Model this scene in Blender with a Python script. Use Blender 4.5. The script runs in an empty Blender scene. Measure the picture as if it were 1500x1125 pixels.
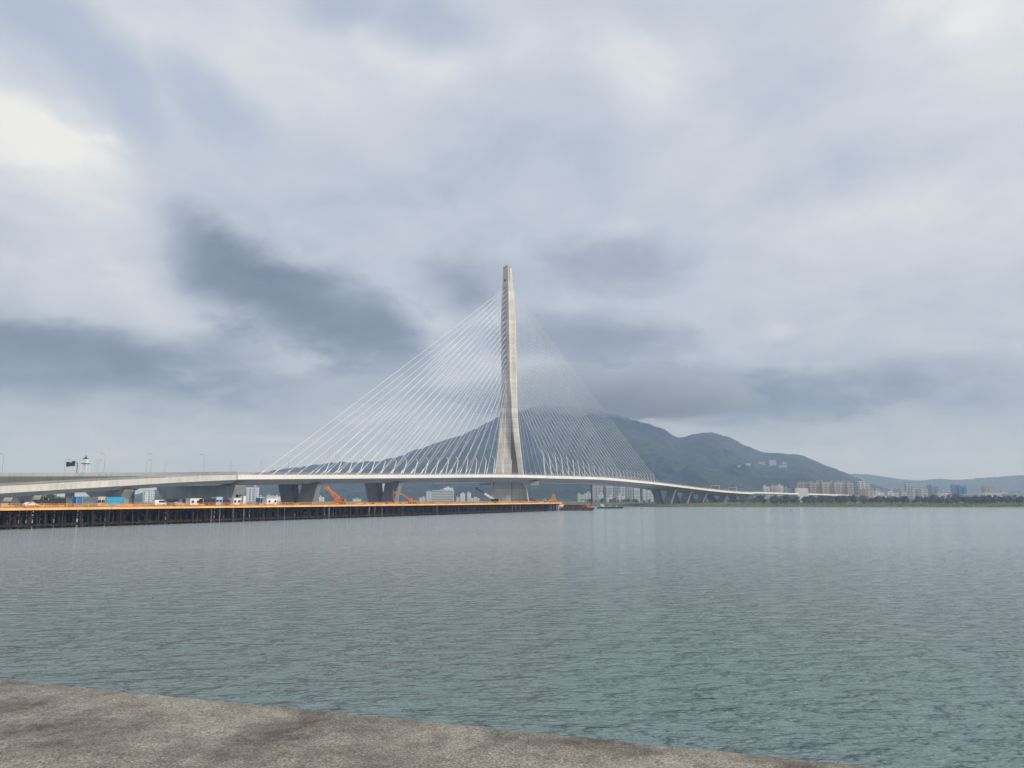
import bpy, bmesh, math, random
import numpy as np
from mathutils import Vector, Matrix

random.seed(7)
R = math.radians
scene = bpy.context.scene
C = scene.collection

# ------------------------------------------------------------------ camera
F = 1127.0                      # focal length in photograph pixels (1500 wide)
PITCH = R(8.55)
CAM_Z = 8.5
cam_data = bpy.data.cameras.new("camera")
cam_data.sensor_width = 36.0
cam_data.lens = F / 1500.0 * 36.0
cam_data.clip_start = 0.1
cam_data.clip_end = 40000
cam = bpy.data.objects.new("camera", cam_data)
C.objects.link(cam)
cam.location = (0, 0, CAM_Z)
cam.rotation_euler = (R(90) + PITCH, 0, 0)
scene.camera = cam

# ------------------------------------------------------------------ view
scene.view_settings.view_transform = 'Standard'
scene.view_settings.look = 'None'
scene.view_settings.exposure = 0.0
scene.view_settings.gamma = 1.0
scene.cycles.volume_bounces = 1
scene.cycles.volume_max_steps = 256

# ------------------------------------------------------------------ sun
SUN_EL, SUN_AZ = R(32), R(116)          # azimuth measured from +Y towards +X
sun_dir = Vector((math.cos(SUN_EL) * math.sin(SUN_AZ), math.cos(SUN_EL) * math.cos(SUN_AZ), math.sin(SUN_EL)))
sd = bpy.data.lights.new("sun", 'SUN')
sd.energy = 3.4
sd.angle = R(12)
sd.color = (1.0, 0.93, 0.83)
sun = bpy.data.objects.new("sun", sd)
C.objects.link(sun)
sun.rotation_euler = (-sun_dir).to_track_quat('-Z', 'Y').to_euler()
sun.location = (0, 0, 500)

# ------------------------------------------------------------------ sky
def srgb(r, g, b):
    def f(c):
        c /= 255.0
        return c / 12.92 if c <= 0.04045 else ((c + 0.055) / 1.055) ** 2.4
    return (f(r), f(g), f(b), 1.0)

def ray(px, py):
    dx, dv = (px - 750) / F, (562.5 - py) / F
    return Vector((dx, math.cos(PITCH) - dv * math.sin(PITCH), math.sin(PITCH) + dv * math.cos(PITCH)))

def azel(px, py):
    d = ray(px, py).normalized()
    return math.atan2(d.x, d.y), math.asin(d.z)

world = bpy.data.worlds.new("World")
scene.world = world
world.use_nodes = True
wt = world.node_tree
wt.nodes.clear()
def wn(kind, **kw):
    n = wt.nodes.new(kind)
    for k, v in kw.items():
        setattr(n, k, v)
    return n
def wl(a, b):
    wt.links.new(a, b)
def wmath(op, a, b=None, c=None):
    n = wn('ShaderNodeMath', operation=op)
    for i, v in enumerate((a, b, c)):
        if v is None:
            continue
        if isinstance(v, (int, float)):
            n.inputs[i].default_value = v
        else:
            wl(v, n.inputs[i])
    return n.outputs[0]

tc = wn('ShaderNodeTexCoord')
sep = wn('ShaderNodeSeparateXYZ')
wl(tc.outputs['Generated'], sep.inputs[0])
az = wmath('ARCTAN2', sep.outputs[0], sep.outputs[1])
el = wmath('ARCSINE', sep.outputs[2])
comb = wn('ShaderNodeCombineXYZ')
wl(az, comb.inputs[0]); wl(el, comb.inputs[1])
# cloud edges are broken up by warping the direction with layered noise
vm = wn('ShaderNodeMapping'); vm.inputs['Scale'].default_value = (1.0, 1.0, 1.7)
wl(tc.outputs['Generated'], vm.inputs[0])
n1 = wn('ShaderNodeTexNoise'); n1.inputs['Scale'].default_value = 3.6; n1.inputs['Detail'].default_value = 7; n1.inputs['Roughness'].default_value = 0.52
wl(vm.outputs[0], n1.inputs['Vector'])
w0 = wn('ShaderNodeVectorMath', operation='SUBTRACT'); w0.inputs[1].default_value = (0.5, 0.5, 0.5)
wl(n1.outputs['Color'], w0.inputs[0])
w1 = wn('ShaderNodeVectorMath', operation='MULTIPLY'); w1.inputs[1].default_value = (0.17, 0.11, 0)
wl(w0.outputs[0], w1.inputs[0])
w2 = wn('ShaderNodeVectorMath', operation='ADD')
wl(comb.outputs[0], w2.inputs[0]); wl(w1.outputs[0], w2.inputs[1])
WARP = w2.outputs[0]

# the cloud deck lies overhead as a sheet, so its texture tightens towards the horizon
zz_ = wmath('ADD', wmath('MAXIMUM', sep.outputs[2], 0.0), 0.30)
SHEET = wn('ShaderNodeCombineXYZ')
wl(wmath('DIVIDE', sep.outputs[0], zz_), SHEET.inputs[0]); wl(wmath('DIVIDE', sep.outputs[1], zz_), SHEET.inputs[1])
ne = wn('ShaderNodeTexNoise'); ne.inputs['Scale'].default_value = 5.4; ne.inputs['Detail'].default_value = 12; ne.inputs['Roughness'].default_value = 0.61; ne.inputs['Distortion'].default_value = 0.25
wl(SHEET.outputs[0], ne.inputs['Vector'])
EDGE = wmath('MULTIPLY', wmath('SUBTRACT', ne.outputs['Fac'], 0.5), 1.05)

def blob(px, py, rx, ry, rot):
    """a soft cloud mass centred on a sky direction, radii in photograph pixels"""
    a, e = azel(px, py)
    m = wn('ShaderNodeMapping', vector_type='TEXTURE')
    m.inputs['Location'].default_value = (a, e, 0)
    m.inputs['Rotation'].default_value = (0, 0, R(-rot))
    m.inputs['Scale'].default_value = (rx / F, ry / F, 1)
    wl(WARP, m.inputs[0])
    g = wn('ShaderNodeTexGradient', gradient_type='SPHERICAL')
    wl(m.outputs[0], g.inputs[0])
    mr = wn('ShaderNodeMapRange', interpolation_type='SMOOTHSTEP')
    mr.inputs['From Min'].default_value = .02; mr.inputs['From Max'].default_value = .86
    wl(wmath('MULTIPLY_ADD', EDGE, wmath('MINIMUM', wmath('MULTIPLY', g.outputs['Fac'], 3.0), 1.0), g.outputs['Fac']), mr.inputs['Value'])
    return mr.outputs[0]

MASSES = [
    # bright masses
    (70, 240, 230, 110, 38, .29), (170, 300, 170, 80, 35, .18), (30, 180, 130, 70, 20, .12), (640, 90, 150, 75, 0, .20), (380, 80, 320, 130, 0, .14),
    (940, 110, 170, 90, 25, .22), (760, 60, 140, 70, 0, .12), (1420, 150, 260, 190, 0, .20), (1350, 345, 380, 130, 0, .12), (1490, 10, 170, 120, 0, .14),
    (630, 470, 110, 70, 55, .22), (430, 520, 120, 55, 10, .18), (230, 450, 110, 50, 40, .12), (1143, 482, 48, 24, 0, .16), (920, 326, 60, 28, 0, .14),
    (1150, 250, 260, 120, 0, .06), (1420, 480, 240, 90, 0, .06), (60, 400, 240, 55, 12, .14), (1050, 470, 180, 70, 0, .08),
    (800, 565, 200, 38, 0, .10), (1230, 640, 260, 40, 0, .06), (300, 620, 420, 60, 0, .05),
    # dark masses
    (310, 390, 260, 100, 22, -.34), (470, 455, 270, 105, 16, -.40), (540, 505, 160, 60, 5, -.22), (40, 500, 300, 70, 5, -.42), (240, 510, 300, 60, 3, -.26),
    (60, 560, 360, 50, 3, -.24), (400, 570, 260, 40, 3, -.12), (670, 420, 130, 80, 0, -.26), (905, 385, 170, 75, 0, -.22), (870, 505, 200, 75, 0, -.32),
    (980, 590, 420, 60, 0, -.38), (1200, 575, 330, 45, 0, -.24), (1420, 590, 260, 40, 0, -.10), (1180, 630, 160, 30, 0, -.10), (880, 585, 200, 40, 0, -.14),
    (780, 240, 260, 150, 0, -.10), (1180, 130, 160, 150, 0, -.10), (1290, 240, 220, 70, 0, -.16), (560, 300, 260, 110, 0, -.08),
    (720, 520, 130, 60, 0, -.06), (300, 250, 160, 60, 20, -.06),
]
total = None
for (px, py, rx, ry, rot, amp) in MASSES:
    v = blob(px, py, rx, ry, rot)
    amp = amp*1.08 if amp < -.11 else amp
    total = wmath('MULTIPLY', v, amp) if total is None else wmath('MULTIPLY_ADD', v, amp, total)
# the overall fall towards the horizon and the fine mottling of the cloud deck
base = wn('ShaderNodeMapRange', interpolation_type='SMOOTHSTEP')
base.inputs['From Min'].default_value = 0.0; base.inputs['From Max'].default_value = 0.45
base.inputs['To Min'].default_value = 0.38; base.inputs['To Max'].default_value = 0.62
wl(el, base.inputs['Value'])
n2 = wn('ShaderNodeTexNoise'); n2.inputs['Scale'].default_value = 3.4; n2.inputs['Detail'].default_value = 12; n2.inputs['Roughness'].default_value = 0.64; n2.inputs['Distortion'].default_value = 0.4
wl(SHEET.outputs[0], n2.inputs['Vector'])
mott = wmath('MULTIPLY', wmath('SUBTRACT', n2.outputs['Fac'], 0.5), 0.50)
s = wmath('ADD', wmath('ADD', total, base.outputs[0]), mott)
ramp = wn('ShaderNodeValToRGB')
ramp.color_ramp.interpolation = 'LINEAR'
els = ramp.color_ramp.elements
stops = [(-.30, (100, 112, 127)), (0.0, (119, 131, 148)), (.18, (138, 150, 168)), (.36, (163, 174, 192)), (.53, (189, 197, 213)), (.70, (204, 211, 222)), (.86, (221, 225, 230)), (1.0, (240, 240, 239))]
stops = [((p + .30)/1.30, c) for p, c in stops]
els[0].position = 0; els[0].color = srgb(*stops[0][1])
els[1].position = 1.0; els[1].color = srgb(*stops[-1][1])
for p, c in stops[1:-1]:
    e = els.new(p); e.color = srgb(*c)
wl(wmath('DIVIDE', wmath('ADD', s, .30), 1.30), ramp.inputs[0])
# blue openings show the clear sky
blue = None
for (px, py, rx, ry, rot) in [(60, 30, 150, 90, 30), (150, 115, 130, 70, 40), (290, 150, 150, 60, 15), (510, 5, 120, 60, 0), (640, 40, 160, 60, 0)]:
    v = blob(px, py, rx, ry, rot)
    blue = v if blue is None else wmath('MAXIMUM', blue, v)
sky = wn('ShaderNodeTexSky', sky_type='NISHITA')
sky.sun_disc = False
sky.sun_elevation = SUN_EL
sky.sun_rotation = SUN_AZ
skym = wn('ShaderNodeMix', data_type='RGBA', blend_type='MIX')
skys = wn('ShaderNodeVectorMath', operation='SCALE'); skys.inputs['Scale'].default_value = 0.11
wl(sky.outputs[0], skys.inputs[0])
thin = wn('ShaderNodeMix', data_type='RGBA')           # thin veil over the clear sky
thin.inputs[0].default_value = 0.62
wl(skys.outputs[0], thin.inputs[6]); thin.inputs[7].default_value = srgb(176, 192, 222)
wl(wmath('MULTIPLY', blue, 0.55), skym.inputs[0])
wl(ramp.outputs[0], skym.inputs[6]); wl(thin.outputs[2], skym.inputs[7])
bg = wn('ShaderNodeBackground'); bg.inputs['Strength'].default_value = 1.0
wl(skym.outputs[2], bg.inputs['Color'])
out = wn('ShaderNodeOutputWorld')
wl(bg.outputs[0], out.inputs['Surface'])
world.cycles.sampling_method = 'MANUAL'
world.cycles.sample_map_resolution = 512

# ================================================================== helpers
def P(px, py, Y):
    """the world point on the vertical plane at depth Y that a survey sight at (px, py) meets"""
    d = ray(px, py)
    k = Y / d.y
    return Vector((d.x * k, Y, CAM_Z + d.z * k))

def PX(v):
    """sight column of a world point (used for choosing stations along the bridge)"""
    z = v[2] - CAM_Z
    depth = v[1] * math.cos(PITCH) + z * math.sin(PITCH)
    return 750 + F * v[0] / depth

class MB:
    def __init__(self):
        self.v = []; self.f = []; self.m = []; self.cur = 0
    def add(self, verts, faces):
        b = len(self.v)
        self.v.extend([tuple(p) for p in verts])
        for f in faces:
            self.f.append([b + i for i in f]); self.m.append(self.cur)
        return self
    def box(self, c, s, rz=0.0, taper=1.0):
        x, y, z = s[0] / 2, s[1] / 2, s[2] / 2
        ca, sa = math.cos(rz), math.sin(rz)
        vs = []
        for (i, j, k) in ((-1,-1,-1),(1,-1,-1),(1,1,-1),(-1,1,-1),(-1,-1,1),(1,-1,1),(1,1,1),(-1,1,1)):
            t = taper if k > 0 else 1.0
            lx, ly = i * x * t, j * y * t
            vs.append((c[0] + lx * ca - ly * sa, c[1] + lx * sa + ly * ca, c[2] + k * z))
        return self.add(vs, [(3,2,1,0),(4,5,6,7),(0,1,5,4),(1,2,6,5),(2,3,7,6),(3,0,4,7)])
    def beam(self, p, q, w, h, w2=None, h2=None):
        p, q = Vector(p), Vector(q)
        d = (q - p).normalized()
        up = Vector((0, 0, 1)) if abs(d.z) < 0.95 else Vector((1, 0, 0))
        s_ = d.cross(up).normalized(); u = s_.cross(d)
        w2 = w if w2 is None else w2; h2 = h if h2 is None else h2
        vs = []
        for (c, ww, hh) in ((p, w, h), (q, w2, h2)):
            for (i, j) in ((-1,-1),(1,-1),(1,1),(-1,1)):
                vs.append(c + s_ * (i * ww / 2) + u * (j * hh / 2))
        return self.add(vs, [(3,2,1,0),(4,5,6,7),(0,1,5,4),(1,2,6,5),(2,3,7,6),(3,0,4,7)])
    def tube(self, pts, r, n=6, r2=None):
        pts = [Vector(p) for p in pts]
        rings = []
        for i, p in enumerate(pts):
            a = pts[max(i - 1, 0)]; b = pts[min(i + 1, len(pts) - 1)]
            d = (b - a).normalized()
            up = Vector((0, 0, 1)) if abs(d.z) < 0.95 else Vector((1, 0, 0))
            s_ = d.cross(up).normalized(); u = s_.cross(d)
            rr = r if r2 is None else r + (r2 - r) * i / (len(pts) - 1)
            rings.append([p + (s_ * math.cos(2*math.pi*k/n) + u * math.sin(2*math.pi*k/n)) * rr for k in range(n)])
        vs = [p for ring in rings for p in ring]
        fs = []
        for i in range(len(pts) - 1):
            for k in range(n):
                a = i*n + k; b = i*n + (k+1) % n
                fs.append((a, b, b + n, a + n))
        fs.append(tuple(range(n))[::-1]); fs.append(tuple((len(pts)-1)*n + k for k in range(n)))
        return self.add(vs, fs)
    def loft(self, rings, cap=True, closed=True):
        n = len(rings[0]); vs = [p for r in rings for p in r]; fs = []
        for i in range(len(rings) - 1):
            for k in range(n if closed else n - 1):
                a = i*n + k; b = i*n + (k+1) % n
                fs.append((a, b, b + n, a + n))
        if cap:
            fs.append(tuple(range(n))[::-1]); fs.append(tuple((len(rings)-1)*n + k for k in range(n)))
        return self.add(vs, fs)
    def prism(self, poly, off):
        """planar polygon swept by the vector off"""
        off = Vector(off); a = [Vector(p) for p in poly]
        return self.loft([a, [p + off for p in a]])

def mesh_obj(name, mb, mats, parent=None, smooth=False, loc=None):
    me = bpy.data.meshes.new(name)
    vs = mb.v
    if loc is not None:
        vs = [(x - loc[0], y - loc[1], z - loc[2]) for x, y, z in vs]
    me.from_pydata(vs, [], mb.f)
    if not isinstance(mats, (list, tuple)):
        mats = [mats]
    for m in mats:
        me.materials.append(m)
    if len(mats) > 1:
        me.polygons.foreach_set('material_index', mb.m)
    bm = bmesh.new(); bm.from_mesh(me)
    bmesh.ops.recalc_face_normals(bm, faces=bm.faces)
    bm.to_mesh(me); bm.free()
    if smooth:
        me.polygons.foreach_set('use_smooth', [True] * len(me.polygons))
    me.update()
    o = bpy.data.objects.new(name, me)
    C.objects.link(o)
    if loc is not None:
        o.location = loc
    if parent is not None:
        o.parent = parent
    return o

def thing(name, label, cat, loc=(0, 0, 0), rz=0.0, group=None):
    o = bpy.data.objects.new(name, None)
    o.empty_display_size = 1
    C.objects.link(o)
    o.location = loc; o.rotation_euler = (0, 0, rz)
    o['label'] = label; o['category'] = cat
    if group: o['group'] = group
    return o
def tag(o, label, cat, group=None):
    o['label'] = label; o['category'] = cat
    if group: o['group'] = group
    return o
def structure(o):
    o['kind'] = 'structure'; return o
def stuff(o):
    o['kind'] = 'stuff'; return o
def copy_tree(o, parent=None):
    c = o.copy(); C.objects.link(c); c.parent = parent
    for ch in list(o.children):
        copy_tree(ch, c)
    return c

# ---------------------------------------------------------------- materials
MATS = {}
def mat(name, col, rough=0.7, var=0.0, scale=1.0, col2=None, metal=0.0, bump=0.0, bscale=None, stretch=(1, 1, 1), detail=6, lo=.35, hi=.65, coat=0.0):
    """procedural material: base colour broken up by layered noise in object space"""
    m = bpy.data.materials.new(name); m.use_nodes = True
    nt = m.node_tree; b = nt.nodes['Principled BSDF']
    b.inputs['Roughness'].default_value = rough; b.inputs['Metallic'].default_value = metal
    c = col if len(col) == 4 else (*col, 1)
    t = nt.nodes.new('ShaderNodeTexCoord'); mp = nt.nodes.new('ShaderNodeMapping')
    mp.inputs['Scale'].default_value = stretch
    nt.links.new(t.outputs['Object'], mp.inputs[0])
    nz = nt.nodes.new('ShaderNodeTexNoise'); nz.inputs['Scale'].default_value = scale; nz.inputs['Detail'].default_value = detail
    nt.links.new(mp.outputs[0], nz.inputs['Vector'])
    if col2 is None:
        col2 = tuple(x * (1 - var) for x in c[:3])
    mr = nt.nodes.new('ShaderNodeMapRange'); mr.inputs['From Min'].default_value = lo; mr.inputs['From Max'].default_value = hi
    nt.links.new(nz.outputs['Fac'], mr.inputs['Value'])
    mx = nt.nodes.new('ShaderNodeMix'); mx.data_type = 'RGBA'
    nt.links.new(mr.outputs[0], mx.inputs[0])
    mx.inputs[6].default_value = c; mx.inputs[7].default_value = (*col2[:3], 1)
    nt.links.new(mx.outputs[2], b.inputs['Base Color'])
    if bump:
        bz = nt.nodes.new('ShaderNodeTexNoise'); bz.inputs['Scale'].default_value = bscale or scale * 4; bz.inputs['Detail'].default_value = 5
        nt.links.new(mp.outputs[0], bz.inputs['Vector'])
        bp = nt.nodes.new('ShaderNodeBump'); bp.inputs['Strength'].default_value = 0.6; bp.inputs['Distance'].default_value = bump
        nt.links.new(bz.outputs['Fac'], bp.inputs['Height']); nt.links.new(bp.outputs[0], b.inputs['Normal'])
    MATS[name] = m
    return m

def facade(name, wall, glass=(0.20, 0.22, 0.25), fh=3.3, bay=4.2, band=None, wz=.5, wx=.55):
    """rendered wall with rows of windows laid out floor by floor in object space"""
    m = bpy.data.materials.new(name); m.use_nodes = True
    nt = m.node_tree; b = nt.nodes['Principled BSDF']; b.inputs['Roughness'].default_value = 0.6
    t = nt.nodes.new('ShaderNodeTexCoord'); sp = nt.nodes.new('ShaderNodeSeparateXYZ')
    nt.links.new(t.outputs['Object'], sp.inputs[0])
    def mth(op, a, bb):
        n = nt.nodes.new('ShaderNodeMath'); n.operation = op
        for i, v in enumerate((a, bb)):
            if isinstance(v, (int, float)): n.inputs[i].default_value = v
            else: nt.links.new(v, n.inputs[i])
        return n.outputs[0]
    zz = mth('FRACT', mth('DIVIDE', sp.outputs[2], fh), 0)
    xx = mth('FRACT', mth('ADD', mth('DIVIDE', mth('ADD', sp.outputs[0], sp.outputs[1]), bay), 100.2), 0)
    k = mth('MULTIPLY', mth('LESS_THAN', mth('ABSOLUTE', mth('SUBTRACT', zz, .55), 0), wz / 2), mth('LESS_THAN', mth('ABSOLUTE', mth('SUBTRACT', xx, .5), 0), wx / 2))
    nz = nt.nodes.new('ShaderNodeTexNoise'); nz.inputs['Scale'].default_value = .09; nz.inputs['Detail'].default_value = 6
    nt.links.new(t.outputs['Object'], nz.inputs['Vector'])
    wmx = nt.nodes.new('ShaderNodeMix'); wmx.data_type = 'RGBA'
    nt.links.new(nz.outputs['Fac'], wmx.inputs[0])
    wmx.inputs[6].default_value = (*wall, 1); wmx.inputs[7].default_value = (*[c * .72 for c in wall], 1)
    mx = nt.nodes.new('ShaderNodeMix'); mx.data_type = 'RGBA'
    nt.links.new(k, mx.inputs[0]); nt.links.new(wmx.outputs[2], mx.inputs[6]); mx.inputs[7].default_value = (*glass, 1)
    nt.links.new(mx.outputs[2], b.inputs['Base Color'])
    return m

def concrete(name, col, seam=None, stain=.25, scale=.12, streak=True):
    """cast concrete: mottling, rain streaks that run down the face, and pour joints at a fixed lift height"""
    m = bpy.data.materials.new(name); m.use_nodes = True
    nt = m.node_tree; b = nt.nodes['Principled BSDF']; b.inputs['Roughness'].default_value = 0.85
    t = nt.nodes.new('ShaderNodeTexCoord')
    nz = nt.nodes.new('ShaderNodeTexNoise'); nz.inputs['Scale'].default_value = scale; nz.inputs['Detail'].default_value = 8; nz.inputs['Roughness'].default_value = .6
    nt.links.new(t.outputs['Object'], nz.inputs['Vector'])
    mp = nt.nodes.new('ShaderNodeMapping'); mp.inputs['Scale'].default_value = (.8, .8, .03)
    nt.links.new(t.outputs['Object'], mp.inputs[0])
    st = nt.nodes.new('ShaderNodeTexNoise'); st.inputs['Scale'].default_value = 1.0; st.inputs['Detail'].default_value = 5
    nt.links.new(mp.outputs[0], st.inputs['Vector'])
    av = nt.nodes.new('ShaderNodeMath'); av.operation = 'ADD'
    nt.links.new(nz.outputs['Fac'], av.inputs[0]); nt.links.new(st.outputs['Fac'], av.inputs[1])
    mr = nt.nodes.new('ShaderNodeMapRange'); mr.inputs['From Min'].default_value = .75; mr.inputs['From Max'].default_value = 1.25
    nt.links.new(av.outputs[0], mr.inputs['Value'])
    mx = nt.nodes.new('ShaderNodeMix'); mx.data_type = 'RGBA'
    nt.links.new(mr.outputs[0], mx.inputs[0]); mx.inputs[6].default_value = (*col, 1)
    mx.inputs[7].default_value = (col[0] * (1 - stain), col[1] * (1 - stain), col[2] * (1 - stain * 1.05), 1)
    src = mx.outputs[2]
    if seam:
        sp = nt.nodes.new('ShaderNodeSeparateXYZ'); nt.links.new(t.outputs['Object'], sp.inputs[0])
        d = nt.nodes.new('ShaderNodeMath'); d.operation = 'DIVIDE'; nt.links.new(sp.outputs[2], d.inputs[0]); d.inputs[1].default_value = seam
        fr = nt.nodes.new('ShaderNodeMath'); fr.operation = 'FRACT'; nt.links.new(d.outputs[0], fr.inputs[0])
        lt = nt.nodes.new('ShaderNodeMath'); lt.operation = 'LESS_THAN'; nt.links.new(fr.outputs[0], lt.inputs[0]); lt.inputs[1].default_value = .09
        # each lift of concrete set slightly differently in tone
        flo = nt.nodes.new('ShaderNodeMath'); flo.operation = 'FLOOR'; nt.links.new(d.outputs[0], flo.inputs[0])
        wh = nt.nodes.new('ShaderNodeTexWhiteNoise'); wh.noise_dimensions = '1D'; nt.links.new(flo.outputs[0], wh.inputs['W'])
        hv = nt.nodes.new('ShaderNodeMapRange'); hv.inputs['To Min'].default_value = .86; hv.inputs['To Max'].default_value = 1.06
        nt.links.new(wh.outputs['Value'], hv.inputs['Value'])
        sc = nt.nodes.new('ShaderNodeVectorMath'); sc.operation = 'SCALE'
        nt.links.new(src, sc.inputs[0]); nt.links.new(hv.outputs[0], sc.inputs['Scale'])
        mx2 = nt.nodes.new('ShaderNodeMix'); mx2.data_type = 'RGBA'
        k = nt.nodes.new('ShaderNodeMath'); k.operation = 'MULTIPLY'; nt.links.new(lt.outputs[0], k.inputs[0]); k.inputs[1].default_value = .35
        nt.links.new(k.outputs[0], mx2.inputs[0]); nt.links.new(sc.outputs[0], mx2.inputs[6]); mx2.inputs[7].default_value = (col[0]*.45, col[1]*.43, col[2]*.4, 1)
        src = mx2.outputs[2]
    nt.links.new(src, b.inputs['Base Color'])
    return m

M_mast = concrete('mast concrete', (.70, .65, .575), seam=4.5, stain=.26)
M_conc = concrete('grey concrete', (.42, .40, .37), stain=.3)
M_pier = concrete('shade-darkened pier concrete', (.26, .255, .25), stain=.35)  # base colour lowered to carry the shadow under the deck
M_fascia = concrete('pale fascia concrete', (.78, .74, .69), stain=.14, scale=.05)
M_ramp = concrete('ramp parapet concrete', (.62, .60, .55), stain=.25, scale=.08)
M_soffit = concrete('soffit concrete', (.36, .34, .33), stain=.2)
M_cable = mat('white cable sheath', (.86, .86, .87), .4, .05, .2)
M_white = mat('white paint', (.80, .80, .79), .45, .12, .6)
M_steel = mat('galvanised steel', (.42, .43, .45), .5, .25, .8, metal=.3)
M_dark = mat('dark steel', (.035, .035, .04), .6, .4, .6)
M_asphalt = mat('asphalt', (.06, .06, .062), .9, .3, .4)
M_orange = mat('orange painted steel', (.92, .52, .17), .5, col2=(.80, .38, .10), scale=.25, lo=.4, hi=.7)
M_orail = mat('orange rail paint', (.80, .40, .15), .55, col2=(.55, .22, .08), scale=.4)
M_pile = mat('dark brown pile steel', (.017, .010, .008), .9, col2=(.040, .024, .018), scale=.5, stretch=(1, 1, .25))  # near-black brown with slightly lighter blotches
M_palepile = mat('salt bleached pile', (.22, .20, .20), .85, col2=(.03, .025, .025), scale=.7, stretch=(1, 1, .3))
M_deckwood = mat('steel deck plate', (.13, .11, .09), .85, .4, .7)
M_crane = mat('orange machine paint', (.74, .24, .05), .5, col2=(.55, .16, .04), scale=.8)
M_yellow = mat('amber machine paint', (.78, .38, .06), .5, col2=(.55, .24, .05), scale=.6)
M_blue = mat('blue container paint', (.03, .20, .50), .5, .3, .6)
M_cyan = mat('cyan container paint', (.05, .38, .62), .5, .25, .6)
M_glass = mat('dark glass', (.03, .04, .05), .1, .2, .5)
M_tyre = mat('tyre rubber', (.025, .025, .025), .9, .3, 2)
M_beige = mat('beige panel', (.55, .49, .38), .7, .2, .7)
M_hull = mat('rusty hull', (.045, .028, .025), .85, col2=(.12, .055, .04), scale=.4, bump=.05)
M_rust = mat('rust red paint', (.42, .10, .04), .7, col2=(.18, .06, .04), scale=.5)
M_greypaint = mat('grey paint', (.34, .35, .36), .6, .25, .5)
M_leaf = mat('foliage', (.045, .075, .035), .8, col2=(.10, .13, .055), scale=.5, lo=.3, hi=.7)
M_leafdark = mat('dark foliage', (.030, .052, .032), .8, col2=(.065, .09, .045), scale=.5, lo=.3, hi=.7)
M_bark = mat('bark', (.10, .075, .055), .9, .4, 2)
M_roof = mat('roof grey', (.30, .30, .31), .8, .3, .2)
M_redroof = mat('red roof', (.40, .13, .08), .8, .3, .2)

# ---------------------------------------------------------------- numpy noise
def vnoise(x, y, seed=0):
    xi = np.floor(x).astype(np.int64); yi = np.floor(y).astype(np.int64)
    fx = x - xi; fy = y - yi
    fx = fx*fx*(3-2*fx); fy = fy*fy*(3-2*fy)
    def h(a, b):
        n = (a * 374761393 + b * 668265263 + seed * 974634557) & 0x7fffffff
        n = ((n ^ (n >> 13)) * 1274126177) & 0x7fffffff
        return ((n ^ (n >> 16)) & 0xffff) / 65535.0
    return (h(xi, yi)*(1-fx) + h(xi+1, yi)*fx)*(1-fy) + (h(xi, yi+1)*(1-fx) + h(xi+1, yi+1)*fx)*fy
def fbm(x, y, oct=5, seed=0, ridged=False):
    t = np.zeros_like(x, dtype=float); a = .5; n = 0
    for o in range(oct):
        v = vnoise(x, y, seed + o)
        if ridged: v = 1 - abs(2*v - 1)
        t += a*v; n += a; a *= .5; x = x*2.03 + 7.1; y = y*2.03 + 3.7
    return t / n

def grid_obj(name, X, Y, Z, m, smooth=True):
    r, c = X.shape
    v = np.stack([X, Y, Z], -1).reshape(-1, 3)
    i = np.arange(r*c).reshape(r, c)
    f = np.stack([i[:-1, :-1], i[:-1, 1:], i[1:, 1:], i[1:, :-1]], -1).reshape(-1, 4)
    me = bpy.data.meshes.new(name)
    me.from_pydata(v.tolist(), [], f.tolist())
    me.materials.append(m)
    me.polygons.foreach_set('use_smooth', [smooth]*len(me.polygons))
    me.update()
    o = bpy.data.objects.new(name, me); C.objects.link(o)
    return o

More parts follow.
